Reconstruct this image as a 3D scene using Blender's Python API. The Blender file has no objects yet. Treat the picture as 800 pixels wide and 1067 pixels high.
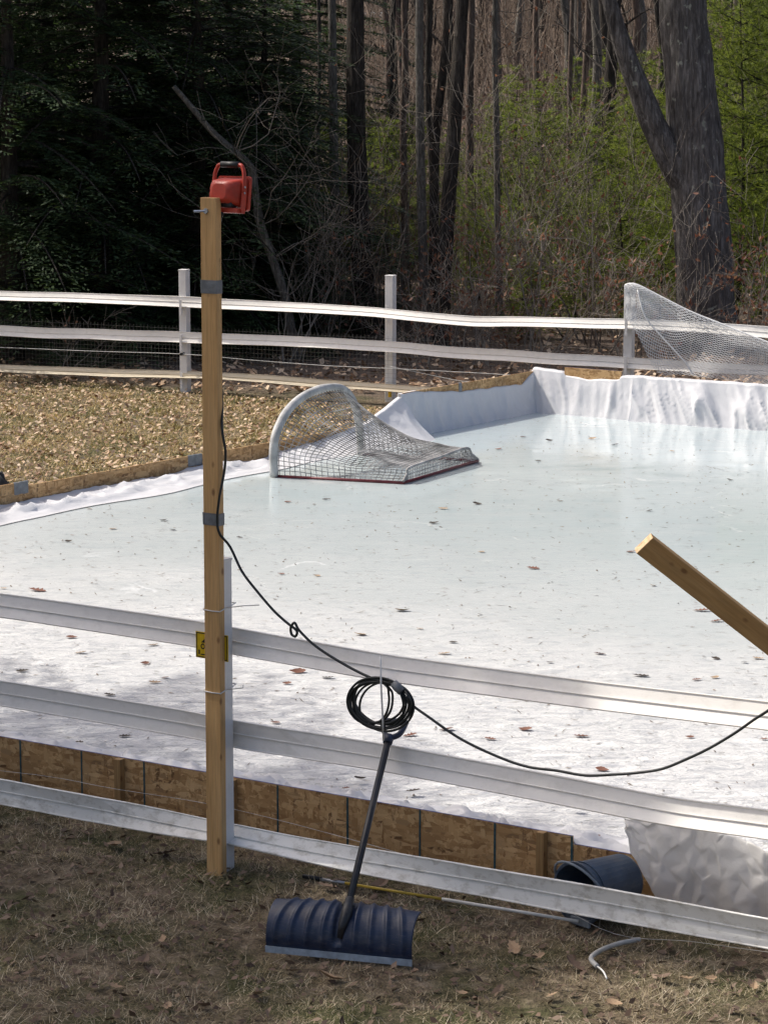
import bpy, math, random
import numpy as np
from mathutils import Vector, Matrix, noise as mnoise

# ------------------------------------------------------------------ camera, sky, sun, exposure
C = bpy.context.scene.collection
S = bpy.context.scene
CAM_H = 3.65
FPX = 2700.0                     # focal length in pixels of the 800 x 1067 picture
PITCH = math.radians(9.44)
cam = bpy.data.cameras.new('camera'); cam_o = bpy.data.objects.new('camera', cam); C.objects.link(cam_o)
cam.sensor_fit = 'VERTICAL'; cam.sensor_height = 36.0; cam.sensor_width = 27.0
cam.lens = FPX / 1067.0 * 36.0
cam.clip_start = 0.1; cam.clip_end = 3000
cam_o.location = (0, 0, CAM_H); cam_o.rotation_euler = (math.radians(90) - PITCH, 0, 0)
S.camera = cam_o

SUN_EL = math.radians(50); SUN_DIR = Vector((-0.915, 0.40, 0)).normalized()
to_sun = Vector((SUN_DIR.x * math.cos(SUN_EL), SUN_DIR.y * math.cos(SUN_EL), math.sin(SUN_EL)))
w = bpy.data.worlds.new('World'); S.world = w; w.use_nodes = True
nt = w.node_tree; bg = nt.nodes['Background']
sky = nt.nodes.new('ShaderNodeTexSky'); sky.sky_type = 'NISHITA'; sky.sun_disc = False
sky.sun_elevation = SUN_EL; sky.sun_rotation = math.atan2(SUN_DIR.x, SUN_DIR.y)
sky.air_density = 0.75; sky.dust_density = 5.0; sky.ozone_density = 0.3
nt.links.new(sky.outputs[0], bg.inputs[0]); bg.inputs[1].default_value = 0.15
sl = bpy.data.lights.new('sun', 'SUN'); sl.energy = 3.7; sl.angle = math.radians(0.53); sl.color = (1.0, 0.95, 0.87)
so = bpy.data.objects.new('sun', sl); C.objects.link(so); so.location = to_sun * 60
so.rotation_euler = to_sun.to_track_quat('Z', 'Y').to_euler()
S.view_settings.view_transform = 'Standard'; S.view_settings.look = 'None'
S.view_settings.exposure = 0.12; S.view_settings.gamma = 1.0; S.view_settings.use_curve_mapping = False
S.render.engine = 'CYCLES'
S.cycles.use_denoising = True
S.cycles.max_bounces = 5; S.cycles.diffuse_bounces = 2; S.cycles.glossy_bounces = 2
S.cycles.use_adaptive_sampling = True; S.cycles.adaptive_threshold = 0.012
S.cycles.denoiser = 'OPENIMAGEDENOISE'; S.cycles.denoising_input_passes = 'RGB_ALBEDO_NORMAL'; S.cycles.denoising_prefilter = 'NONE'
S.cycles.transmission_bounces = 4; S.cycles.transparent_max_bounces = 6
S.cycles.sample_clamp_indirect = 6.0

rnd = random.Random(7); rng = np.random.default_rng(11)

# ------------------------------------------------------------------ photo pixel -> place on a real surface
cp, sp = math.cos(PITCH), math.sin(PITCH)
def ray(px, py):
    a = (px - 400.0) / FPX; b = (533.5 - py) / FPX
    return Vector((a, cp + b * sp, -sp + b * cp))
def onz(px, py, z=0.0):
    d = ray(px, py); t = (z - CAM_H) / d.z
    return Vector((d.x * t, d.y * t, z))
def onplane(px, py, p0, n):
    d = ray(px, py); t = (Vector(p0) - Vector((0, 0, CAM_H))).dot(n) / d.dot(n)
    return Vector((d.x * t, d.y * t, CAM_H + d.z * t))
def atdepth(px, py, Y):
    d = ray(px, py); t = Y / d.y
    return Vector((d.x * t, Y, CAM_H + d.z * t))
def lerp(a, b, t): return a + (b - a) * t
def interp(x, xs, ys): return float(np.interp(x, xs, ys))

# ------------------------------------------------------------------ materials
def new_mat(name):
    m = bpy.data.materials.new(name); m.use_nodes = True
    t = m.node_tree; b = t.nodes['Principled BSDF']
    return m, t, b
def N(t, kind, **kw):
    n = t.nodes.new(kind)
    for k, v in kw.items():
        if k in n.inputs: n.inputs[k].default_value = v
        else: setattr(n, k, v)
    return n
def ramp(t, fac, stops):
    r = t.nodes.new('ShaderNodeValToRGB'); e = r.color_ramp.elements
    while len(e) < len(stops): e.new(0.5)
    for i, (p, c) in enumerate(stops):
        e[i].position = p; e[i].color = (c[0], c[1], c[2], 1) if not isinstance(c, (int, float)) else (c, c, c, 1)
    t.links.new(fac, r.inputs[0]); return r.outputs[0]
def coords(t, scale=(1, 1, 1), rot=(0, 0, 0), kind='Object'):
    tc = t.nodes.new('ShaderNodeTexCoord'); mp = t.nodes.new('ShaderNodeMapping')
    mp.inputs['Scale'].default_value = scale; mp.inputs['Rotation'].default_value = rot
    t.links.new(tc.outputs[kind], mp.inputs[0]); return mp.outputs[0]
def nz(t, vec, scale, detail=4, rough=0.55, dist=0.0):
    n = N(t, 'ShaderNodeTexNoise', Scale=scale, Detail=detail, Roughness=rough, Distortion=dist)
    t.links.new(vec, n.inputs['Vector']); return n.outputs['Fac']
def bump(t, b, h, strength, dist):
    n = N(t, 'ShaderNodeBump', Strength=strength, Distance=dist)
    t.links.new(h, n.inputs['Height']); t.links.new(n.outputs[0], b.inputs['Normal']); return n
def mixc(t, fac, a, b, blend='MIX'):
    n = t.nodes.new('ShaderNodeMix'); n.data_type = 'RGBA'; n.blend_type = blend
    for i, v in ((0, fac), (6, a), (7, b)):
        if hasattr(v, 'links'): t.links.new(v, n.inputs[i])
        elif i == 0: n.inputs[0].default_value = v
        else: n.inputs[i].default_value = (*v, 1)
    return n.outputs[2]
def math_(t, op, a, b=None, clamp=False):
    n = t.nodes.new('ShaderNodeMath'); n.operation = op; n.use_clamp = clamp
    for i, v in ((0, a), (1, b)):
        if v is None: continue
        if hasattr(v, 'links'): t.links.new(v, n.inputs[i])
        else: n.inputs[i].default_value = v
    return n.outputs[0]
M = {}
def simple(name, col, rough=0.5, var=0.12, vs=8.0, spec=0.5, metal=0.0, bmp=0.0, bs=60):
    m, t, b = new_mat(name); v = coords(t)
    n = nz(t, v, vs, 5)
    lo = tuple(c * (1 - var) for c in col); hi = tuple(min(1, c * (1 + var)) for c in col)
    t.links.new(ramp(t, n, [(0.3, lo), (0.7, hi)]), b.inputs['Base Color'])
    b.inputs['Roughness'].default_value = rough; b.inputs['Metallic'].default_value = metal
    b.inputs['Specular IOR Level'].default_value = spec
    if bmp: bump(t, b, nz(t, v, bs, 4), bmp, 0.004)
    M[name] = m; return m

simple('orange_red', (0.46, 0.040, 0.018), 0.5, 0.15, 20)
simple('black_rubber', (0.012, 0.013, 0.015), 0.5, 0.3, 20)
simple('cord_black', (0.012, 0.016, 0.016), 0.42, 0.2, 20)
simple('duct_tape', (0.16, 0.175, 0.19), 0.35, 0.25, 25, bmp=0.4, bs=90)
simple('bolt_metal', (0.45, 0.5, 0.58), 0.35, 0.1, 40, metal=0.9)
simple('shovel_blue', (0.009, 0.021, 0.055), 0.45, 0.3, 12, bmp=0.12, bs=200)
simple('shovel_strip', (0.30, 0.36, 0.42), 0.4, 0.3, 25)
simple('handle_black', (0.012, 0.014, 0.018), 0.35, 0.2, 30)
simple('bucket_blue', (0.035, 0.058, 0.095), 0.45, 0.3, 9)
simple('bucket_trim', (0.18, 0.21, 0.24), 0.5, 0.2, 20)
simple('string_white', (0.72, 0.72, 0.70), 0.6, 0.05, 20)
simple('hose_grey', (0.42, 0.42, 0.40), 0.5, 0.2, 20)
simple('pole_silver', (0.6, 0.6, 0.6), 0.3, 0.1, 20, metal=0.6)
simple('pole_yellow', (0.62, 0.42, 0.05), 0.45, 0.2, 20)
simple('pole_white', (0.75, 0.75, 0.72), 0.45, 0.1, 20)
simple('sign_yellow', (0.62, 0.42, 0.012), 0.45, 0.12, 30)
simple('sign_black', (0.012, 0.011, 0.01), 0.5, 0.1, 30)
simple('red_tube', (0.17, 0.025, 0.03), 0.45, 0.3, 12)
simple('goal_pad', (0.46, 0.46, 0.45), 0.65, 0.35, 7, bmp=0.8, bs=30)
simple('goal_net', (0.33, 0.32, 0.31), 0.8, 0.8, 5)
simple('white_net', (0.80, 0.80, 0.79), 0.7, 0.05, 6)
simple('wire_mesh', (0.16, 0.16, 0.15), 0.5, 0.2, 6)
simple('insulator', (0.01, 0.01, 0.01), 0.5, 0.1, 6)
simple('polywire', (0.6, 0.6, 0.58), 0.6, 0.3, 14)
simple('yellow_bit', (0.75, 0.45, 0.02), 0.5, 0.1, 6)
simple('dark_cloth', (0.02, 0.024, 0.026), 0.7, 0.4, 12, bmp=0.6, bs=20)
simple('guard_rail', (0.55, 0.55, 0.54), 0.5, 0.15, 3)

def scuffed(name, dust, amt, sc):
    t = M[name].node_tree; b = t.nodes['Principled BSDF']; src = b.inputs['Base Color'].links[0].from_socket
    n = ramp(t, nz(t, coords(t, (1, 1, 2.5)), sc, 6, 0.7), [(0.48, 0.0), (0.72, 1.0)])
    sc2 = ramp(t, nz(t, coords(t, (1, 1, 14), (0.3, 0.2, 0.4)), sc * 3, 2, 0.5), [(0.62, 0.0), (0.68, 1.0)])
    f = math_(t, 'MAXIMUM', math_(t, 'MULTIPLY', n, amt), math_(t, 'MULTIPLY', sc2, amt * 0.8))
    t.links.new(mixc(t, f, src, dust), b.inputs['Base Color']); t.links.new(math_(t, 'ADD', 0.42, math_(t, 'MULTIPLY', f, 0.5)), b.inputs['Roughness'])
scuffed('shovel_blue', (0.16, 0.15, 0.14), 0.35, 9); scuffed('orange_red', (0.30, 0.10, 0.07), 0.35, 22); scuffed('bucket_blue', (0.2, 0.19, 0.17), 0.4, 9); scuffed('handle_black', (0.10, 0.095, 0.09), 0.4, 16)

# white flexible fence rail: dusty, with streaks and scuffs
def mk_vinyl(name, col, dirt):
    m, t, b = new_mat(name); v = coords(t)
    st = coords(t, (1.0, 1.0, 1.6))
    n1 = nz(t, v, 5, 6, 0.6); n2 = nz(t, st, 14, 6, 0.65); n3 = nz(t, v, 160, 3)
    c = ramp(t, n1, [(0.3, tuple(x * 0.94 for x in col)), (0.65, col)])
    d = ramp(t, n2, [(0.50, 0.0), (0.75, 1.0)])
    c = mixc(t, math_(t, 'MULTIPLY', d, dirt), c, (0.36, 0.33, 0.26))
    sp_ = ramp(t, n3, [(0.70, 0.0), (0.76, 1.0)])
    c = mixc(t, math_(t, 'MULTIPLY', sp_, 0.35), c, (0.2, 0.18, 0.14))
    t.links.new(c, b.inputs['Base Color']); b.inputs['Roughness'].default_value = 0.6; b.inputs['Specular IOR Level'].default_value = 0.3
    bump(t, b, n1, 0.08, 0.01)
    M[name] = m
mk_vinyl('rail_white', (0.92, 0.89, 0.835), 0.20)
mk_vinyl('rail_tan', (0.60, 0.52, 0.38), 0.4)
mk_vinyl('rail_dirty', (0.86, 0.85, 0.80), 0.75)
mk_vinyl('post_white', (0.78, 0.77, 0.755), 0.2)

# construction lumber
def mk_lumber(name, axis, dark=1.0):
    m, t, b = new_mat(name)
    sc = [14, 14, 14]; sc[axis] = 0.7
    v = coords(t, tuple(sc)); v2 = coords(t, (1, 1, 1))
    n1 = nz(t, v, 2.4, 7, 0.6, 0.6); n2 = nz(t, v, 9, 3, 0.6)
    c = ramp(t, n1, [(0.25, (0.50 * dark, 0.285 * dark, 0.105 * dark)), (0.5, (0.62 * dark, 0.375 * dark, 0.155 * dark)), (0.8, (0.70 * dark, 0.46 * dark, 0.22 * dark))])
    g = ramp(t, n2, [(0.35, 0.82), (0.6, 1.0)])
    c = mixc(t, 1.0, c, g, 'MULTIPLY')
    ks = [1.0, 1.0, 1.0]; ks[axis] = 0.55
    vk = coords(t, tuple(ks))
    vo = N(t, 'ShaderNodeTexVoronoi', Scale=13.0, Randomness=1.0); t.links.new(vk, vo.inputs['Vector'])
    k = ramp(t, vo.outputs['Distance'], [(0.07, 1.0), (0.16, 0.0)])
    c = mixc(t, math_(t, 'MULTIPLY', k, 0.75), c, (0.16, 0.065, 0.022))
    t.links.new(c, b.inputs['Base Color']); b.inputs['Roughness'].default_value = 0.7
    bump(t, b, n1, 0.25, 0.003)
    M[name] = m
mk_lumber('lumber_upright', 2); mk_lumber('lumber_lying', 0, 0.8)
mk_lumber('stake_wood', 2, 0.62)
simple('lumber_end', (0.62, 0.42, 0.24), 0.75, 0.3, 60)

# oriented strand board
def mk_osb(name, mul):
    m, t, b = new_mat(name); v = coords(t)
    col = None; hs = None
    for i, (rot, sc) in enumerate((((0.3, 0.2, 0.5), (9, 9, 44)), ((0.9, 0.1, -0.4), (42, 42, 9)), ((-0.7, 0.5, 0.2), (10, 10, 42)))):
        mv = coords(t, sc, rot)
        vo = N(t, 'ShaderNodeTexVoronoi', Scale=1.0, Randomness=1.0); t.links.new(mv, vo.inputs['Vector'])
        se = N(t, 'ShaderNodeSeparateColor'); t.links.new(vo.outputs['Color'], se.inputs[0])
        c = ramp(t, se.outputs[0], [(0.0, (0.29 * mul, 0.155 * mul, 0.058 * mul)), (0.4, (0.44 * mul, 0.26 * mul, 0.11 * mul)),
                                    (0.85, (0.60 * mul, 0.39 * mul, 0.19 * mul)), (1.0, (0.16 * mul, 0.08 * mul, 0.03 * mul))])
        if col is None: col, hs = c, se.outputs[1]
        else:
            pick = ramp(t, nz(t, v, 9 + 5 * i, 3, 0.7), [(0.47, 0.0), (0.53, 1.0)])
            col = mixc(t, pick, col, c); hs = mixc(t, pick, hs, se.outputs[1])
    st = ramp(t, nz(t, v, 3, 5), [(0.3, 0.75), (0.6, 1.0)])
    col = mixc(t, 1.0, col, st, 'MULTIPLY')
    t.links.new(col, b.inputs['Base Color']); b.inputs['Roughness'].default_value = 0.75
    bump(t, b, hs, 0.4, 0.003)
    M[name] = m
mk_osb('osb', 1.2)
simple('osb_blue_edge', (0.03, 0.045, 0.16), 0.7, 0.4, 30)
simple('osb_guide', (0.03, 0.075, 0.085), 0.7, 0.5, 60)

# white poly liner
def mk_liner(name, col, transl):
    m, t, b = new_mat(name); v = coords(t)
    n1 = nz(t, v, 6, 6, 0.62, 0.8); n2 = nz(t, v, 28, 4, 0.6, 1.2)
    c = ramp(t, n1, [(0.3, tuple(x * 0.93 for x in col)), (0.7, col)])
    t.links.new(c, b.inputs['Base Color']); b.inputs['Roughness'].default_value = 0.38
    bump(t, b, math_(t, 'ADD', n1, math_(t, 'MULTIPLY', n2, 0.25)), 0.30, 0.02)
    tr = N(t, 'ShaderNodeBsdfTranslucent'); t.links.new(c, tr.inputs[0])
    mx = t.nodes.new('ShaderNodeMixShader'); mx.inputs[0].default_value = transl
    out = t.nodes['Material Output']
    t.links.new(b.outputs[0], mx.inputs[1]); t.links.new(tr.outputs[0], mx.inputs[2]); t.links.new(mx.outputs[0], out.inputs[0])
    M[name] = m
mk_liner('liner', (0.80, 0.80, 0.82), 0.12)
mk_liner('liner_flap', (0.84, 0.825, 0.80), 0.40)

# ice: wet and smooth towards the far side, dry and flaky along the near boards
def mk_ice():
    m, t, b = new_mat('ice')
    g = N(t, 'ShaderNodeNewGeometry'); sx = N(t, 'ShaderNodeSeparateXYZ'); t.links.new(g.outputs['Position'], sx.inputs[0])
    v = coords(t); fl = coords(t, (1.0, 2.2, 1.0), (0, 0, 0.25))
    big = nz(t, v, 0.7, 3, 0.6); med = nz(t, fl, 5.5, 5, 0.62, 0.9); fine = nz(t, fl, 38, 3, 0.6, 0.0); tiny = nz(t, fl, 120, 1, 0.6)
    # distance from the near boards, along the rink's length
    dy = math_(t, 'ADD', math_(t, 'MULTIPLY', sx.outputs[0], 0.5592), math_(t, 'MULTIPLY', sx.outputs[1], 0.829))
    dd = math_(t, 'ADD', math_(t, 'SUBTRACT', dy, 10.1), math_(t, 'MULTIPLY', math_(t, 'SUBTRACT', big, 0.5), 2.6))
    dry = math_(t, 'SUBTRACT', 1.25, math_(t, 'DIVIDE', dd, 3.6), True)          # 1 beside the near boards -> 0
    wet = math_(t, 'DIVIDE', math_(t, 'SUBTRACT', dd, 2.8), 4.8, True)
    wet = math_(t, 'MULTIPLY', wet, ramp(t, nz(t, fl, 2.2, 4, 0.6), [(0.3, 0.8), (0.6, 1.0)]))
    c = ramp(t, med, [(0.30, (0.44, 0.46, 0.465)), (0.48, (0.525, 0.535, 0.53)), (0.8, (0.56, 0.565, 0.555))])
    c = mixc(t, wet, c, (0.49, 0.565, 0.58))
    fl1 = ramp(t, med, [(0.34, (0.44, 0.45, 0.475)), (0.40, (0.60, 0.605, 0.615)), (0.44, (0.48, 0.485, 0.50)), (0.47, (0.74, 0.74, 0.735)), (0.57, (0.63, 0.63, 0.63)), (0.60, (0.80, 0.80, 0.785))])
    c = mixc(t, dry, c, fl1)
    pit = ramp(t, nz(t, v, 15, 3, 0.65), [(0.33, 1.0), (0.375, 0.0)])
    c = mixc(t, math_(t, 'MULTIPLY', pit, math_(t, 'SUBTRACT', 0.75, math_(t, 'MULTIPLY', wet, 0.5))), c, (0.36, 0.36, 0.35))
    sp_ = ramp(t, tiny, [(0.30, 1.0), (0.38, 0.0)])
    c = mixc(t, math_(t, 'MULTIPLY', sp_, 0.35), c, (0.42, 0.43, 0.42))
    # hairline cracks
    ck = N(t, 'ShaderNodeTexVoronoi', Scale=0.45, feature='DISTANCE_TO_EDGE')
    wv = t.nodes.new('ShaderNodeVectorMath'); wv.operation = 'ADD'
    ns = N(t, 'ShaderNodeTexNoise', Scale=1.6, Detail=5.0); t.links.new(v, ns.inputs['Vector'])
    t.links.new(v, wv.inputs[0]); t.links.new(ns.outputs['Color'], wv.inputs[1]); t.links.new(wv.outputs[0], ck.inputs['Vector'])
    cr = ramp(t, ck.outputs['Distance'], [(0.004, 1.0), (0.010, 0.0)])
    cr = math_(t, 'MULTIPLY', cr, ramp(t, nz(t, v, 1.2, 3), [(0.55, 0.0), (0.68, 0.4)]))
    c = mixc(t, cr, c, (0.9, 0.92, 0.93))
    t.links.new(c, b.inputs['Base Color'])
    r = math_(t, 'ADD', 0.36, math_(t, 'MULTIPLY', dry, 0.14))
    r = math_(t, 'SUBTRACT', r, math_(t, 'MULTIPLY', wet, 0.335))
    t.links.new(r, b.inputs['Roughness']); b.inputs['IOR'].default_value = 1.31
    t.links.new(math_(t, 'ADD', 0.15, math_(t, 'MULTIPLY', wet, 0.65)), b.inputs['Specular IOR Level'])
    h = math_(t, 'ADD', math_(t, 'MULTIPLY', med, math_(t, 'ADD', 0.12, math_(t, 'MULTIPLY', dry, 1.2))), math_(t, 'MULTIPLY', fine, math_(t, 'ADD', 0.16, math_(t, 'MULTIPLY', dry, 0.3))))
    h = math_(t, 'MULTIPLY', h, math_(t, 'SUBTRACT', 1.0, math_(t, 'MULTIPLY', wet, 0.97)))
    bump(t, b, h, 0.8, 0.035)
    M['ice'] = m
mk_ice()

# ground: worn lawn near the house, leaf litter under the trees
def mk_ground():
    m, t, b = new_mat('ground')
    g = N(t, 'ShaderNodeNewGeometry'); sx = N(t, 'ShaderNodeSeparateXYZ'); t.links.new(g.outputs['Position'], sx.inputs[0])
    v = coords(t)
    n1 = nz(t, v, 1.6, 6, 0.65); n2 = nz(t, v, 9, 7, 0.68); n3 = nz(t, v, 55, 4, 0.65); n4 = nz(t, v, 22, 4, 0.7)
    lawn = ramp(t, n2, [(0.25, (0.05, 0.037, 0.025)), (0.42, (0.12, 0.092, 0.06)), (0.58, (0.24, 0.19, 0.13)), (0.75, (0.40, 0.33, 0.24))])
    grn = ramp(t, n4, [(0.3, (0.035, 0.045, 0.014)), (0.7, (0.10, 0.115, 0.04))])
    lawn = mixc(t, ramp(t, n1, [(0.45, 0.0), (0.62, 0.75)]), lawn, grn)
    wood = ramp(t, n4, [(0.25, (0.07, 0.052, 0.042)), (0.5, (0.165, 0.125, 0.10)), (0.75, (0.29, 0.225, 0.185))])
    f = math_(t, 'DIVIDE', math_(t, 'SUBTRACT', math_(t, 'ADD', sx.outputs[1], math_(t, 'MULTIPLY', sx.outputs[0], 0.5)), 29.6), 1.2, True)
    c = mixc(t, f, lawn, wood)
    c = mixc(t, 1.0, c, ramp(t, n3, [(0.3, 0.6), (0.65, 1.15)]), 'MULTIPLY')
    t.links.new(c, b.inputs['Base Color']); b.inputs['Roughness'].default_value = 0.95; b.inputs['Specular IOR Level'].default_value = 0.15
    bump(t, b, math_(t, 'ADD', n2, math_(t, 'MULTIPLY', n3, 0.5)), 0.9, 0.04)
    M['ground'] = m
mk_ground()

# bark
def mk_bark(name, lo, hi, lichen=0.0, sc=1.0):
    m, t, b = new_mat(name)
    v = coords(t, (26 * sc, 26 * sc, 4.5 * sc)); v2 = coords(t)
    n1 = nz(t, v, 1.0, 7, 0.65, 0.8); n2 = nz(t, v2, 2.2, 4, 0.6); n3 = nz(t, v2, 7, 3, 0.6)
    c = ramp(t, n1, [(0.32, tuple(x * 0.45 for x in lo)), (0.5, lo), (0.72, hi)])
    c = mixc(t, 1.0, c, ramp(t, n2, [(0.3, 0.7), (0.7, 1.2)]), 'MULTIPLY')
    if lichen:
        l = ramp(t, n3, [(0.645, 0.0), (0.70, 1.0)])
        c = mixc(t, math_(t, 'MULTIPLY', l, lichen), c, (0.36, 0.37, 0.31))
    t.links.new(c, b.inputs['Base Color']); b.inputs['Roughness'].default_value = 0.92; b.inputs['Specular IOR Level'].default_value = 0.2
    bump(t, b, n1, 1.0, 0.05 / sc)
    M[name] = m
mk_bark('bark_oak', (0.14, 0.128, 0.12), (0.32, 0.30, 0.285), 1.0, 0.8)
mk_bark('bark_dark', (0.055, 0.047, 0.040), (0.13, 0.115, 0.098))
mk_bark('bark_grey', (0.15, 0.138, 0.12), (0.32, 0.295, 0.26), 0.35, 1.6)
mk_bark('bark_red', (0.14, 0.105, 0.085), (0.29, 0.22, 0.18), 0.0, 1.6)
mk_bark('twig_pale', (0.28, 0.245, 0.205), (0.50, 0.45, 0.39), 0.0, 3.0)
mk_bark('twig_brown', (0.17, 0.13, 0.10), (0.34, 0.275, 0.22), 0.0, 3.0)

def mk_leaf(name, cols, transl, tcol, rough=0.55, vs=3.0, patch=False):
    m, t, b = new_mat(name); v = coords(t)
    g = N(t, 'ShaderNodeNewGeometry')
    n = nz(t, v, vs, 4, 0.7)
    wi, wn, w0 = ((0.45, 1.5, -0.48) if patch else (0.65, 0.4, 0.0))
    r = math_(t, 'ADD', math_(t, 'ADD', math_(t, 'MULTIPLY', g.outputs['Random Per Island'], wi), math_(t, 'MULTIPLY', n, wn)), w0)
    k = len(cols) - 1
    c = ramp(t, r, [(0.15 + 0.7 * i / k, cc) for i, cc in enumerate(cols)])
    t.links.new(c, b.inputs['Base Color']); b.inputs['Roughness'].default_value = rough; b.inputs['Specular IOR Level'].default_value = 0.3
    if transl:
        tr = N(t, 'ShaderNodeBsdfTranslucent'); t.links.new(mixc(t, 1.0, c, tcol, 'MULTIPLY'), tr.inputs[0])
        mx = t.nodes.new('ShaderNodeMixShader'); mx.inputs[0].default_value = transl
        t.links.new(b.outputs[0], mx.inputs[1]); t.links.new(tr.outputs[0], mx.inputs[2])
        t.links.new(mx.outputs[0], t.nodes['Material Output'].inputs[0])
    M[name] = m
mk_leaf('hemlock', [(0.024, 0.042, 0.02), (0.045, 0.075, 0.034), (0.085, 0.125, 0.055)], 0.28, (1.1, 1.2, 0.7))
mk_leaf('pine', [(0.07, 0.10, 0.028), (0.145, 0.19, 0.05), (0.25, 0.29, 0.095)], 0.5, (1.5, 1.5, 0.7))
mk_leaf('red_leaf', [(0.13, 0.055, 0.038), (0.22, 0.105, 0.07), (0.36, 0.22, 0.14)], 0.35, (1.1, 0.9, 0.75))
mk_leaf('dead_leaf', [(0.11, 0.06, 0.035), (0.20, 0.115, 0.065), (0.36, 0.25, 0.155), (0.46, 0.36, 0.26)], 0.0, (1, 1, 1), 0.7)
mk_leaf('dark_leaf', [(0.06, 0.038, 0.026), (0.14, 0.09, 0.06), (0.24, 0.17, 0.12)], 0.0, (1, 1, 1), 0.7)
mk_leaf('litter', [(0.18, 0.10, 0.06), (0.34, 0.215, 0.13), (0.50, 0.355, 0.23), (0.66, 0.52, 0.38)], 0.0, (1, 1, 1), 0.75)
mk_leaf('grass', [(0.09, 0.095, 0.035), (0.22, 0.185, 0.10), (0.42, 0.335, 0.21), (0.62, 0.53, 0.38)], 0.2, (1, 1, 0.7), 0.7, 2.2, True)
mk_leaf('meadow_grass', [(0.19, 0.18, 0.055), (0.38, 0.30, 0.13), (0.58, 0.44, 0.23), (0.74, 0.57, 0.33)], 0.2, (1, 1, 0.7), 0.7, 1.4, True)
mk_leaf('straw', [(0.34, 0.28, 0.18), (0.55, 0.46, 0.32), (0.72, 0.63, 0.47)], 0.15, (1, 1, 0.8), 0.7)
mk_leaf('ice_leaf_brown', [(0.14, 0.055, 0.035), (0.22, 0.10, 0.065)], 0.0, (1, 1, 1), 0.6)
mk_leaf('ice_leaf_tan', [(0.32, 0.22, 0.13), (0.45, 0.33, 0.22)], 0.0, (1, 1, 1), 0.6)
mk_leaf('ice_leaf_dark', [(0.03, 0.028, 0.024), (0.07, 0.05, 0.035)], 0.0, (1, 1, 1), 0.6)
mk_leaf('debris', [(0.05, 0.04, 0.03), (0.14, 0.10, 0.07), (0.24, 0.19, 0.14)], 0.0, (1, 1, 1), 0.8)

# ------------------------------------------------------------------ mesh builder
class MB:
    def __init__(self): self.v = []; self.f = []; self.n = 0; self.mi = []
    def add(self, verts, faces, mi=0):
        b = self.n
        self.v.extend([tuple(p) for p in verts]); self.n += len(verts)
        self.f.extend([tuple(i + b for i in q) for q in faces]); self.mi.extend([mi] * len(faces))
    def box(self, c, ax, ay, az, hx, hy, hz, top_mi=None, end_mi=None, bev=0.0):
        c = Vector(c); P = []
        for sx in (-1, 1):
            for sy in (-1, 1):
                for sz in (-1, 1): P.append(c + ax * (hx * sx) + ay * (hy * sy) + az * (hz * sz))
        F = [(0, 1, 3, 2), (4, 6, 7, 5), (0, 4, 5, 1), (2, 3, 7, 6), (0, 2, 6, 4), (1, 5, 7, 3)]
        b = self.n; self.v.extend([tuple(p) for p in P]); self.n += 8
        self.f.extend([tuple(i + b for i in q) for q in F])
        self.mi.extend([end_mi or 0, end_mi or 0, 0, 0, 0, top_mi or 0])
    def tube(self, pts, rad, n=8, cap=True, mi=0, wob=None):
        pts = [Vector(p) for p in pts]; k = len(pts)
        rad = [rad] * k if isinstance(rad, (int, float)) else rad
        up = None; rings = []
        for i in range(k):
            d = (pts[min(i + 1, k - 1)] - pts[max(i - 1, 0)])
            if d.length < 1e-9: d = Vector((0, 0, 1))
            d.normalize()
            if up is None:
                up = d.orthogonal().normalized()
            else:
                up = (up - d * up.dot(d)); up = up.normalized() if up.length > 1e-6 else d.orthogonal().normalized()
            s = d.cross(up); r = rad[i]
            ring = []
            for j in range(n):
                a = 2 * math.pi * j / n; rr = r * (wob(i, j, pts[i]) if wob else 1.0)
                ring.append(pts[i] + up * (math.cos(a) * rr) + s * (math.sin(a) * rr))
            rings.append(ring)
        F = []
        for i in range(k - 1):
            for j in range(n):
                a = i * n + j; b2 = i * n + (j + 1) % n
                F.append((a, b2, b2 + n, a + n))
        if cap: F.append(tuple(range(n - 1, -1, -1))); F.append(tuple((k - 1) * n + j for j in range(n)))
        self.add([p for r_ in rings for p in r_], F, mi)
    def grid(self, P, closed_u=False, mi=0):
        ru = len(P); rv = len(P[0]); F = []
        for i in range(ru - 1 + (1 if closed_u else 0)):
            for j in range(rv - 1):
                a = (i % ru) * rv + j; b2 = ((i + 1) % ru) * rv + j
                F.append((a, b2, b2 + 1, a + 1))
        self.add([p for row in P for p in row], F, mi)
    def build(self, name, mats, parent=None, smooth=False):
        off = Vector(parent_world(parent)) if parent else Vector((0, 0, 0))
        me = bpy.data.meshes.new(name)
        me.from_pydata([(x - off.x, y - off.y, z - off.z) for x, y, z in self.v], [], self.f)
        if not isinstance(mats, (list, tuple)): mats = [mats]
        for m in mats: me.materials.append(M[m])
        if len(mats) > 1: me.polygons.foreach_set('material_index', self.mi)
        if smooth: me.polygons.foreach_set('use_smooth', [True] * len(me.polygons))
        me.update()
        return link(name, me, parent)
def parent_world(o):
    p = Vector((0, 0, 0))
    while o is not None: p = p + o.location; o = o.parent
    return p
def link(name, me, parent=None):
    o = bpy.data.objects.new(name, me); C.objects.link(o)
    if parent is not None: o.parent = parent
    return o
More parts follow.
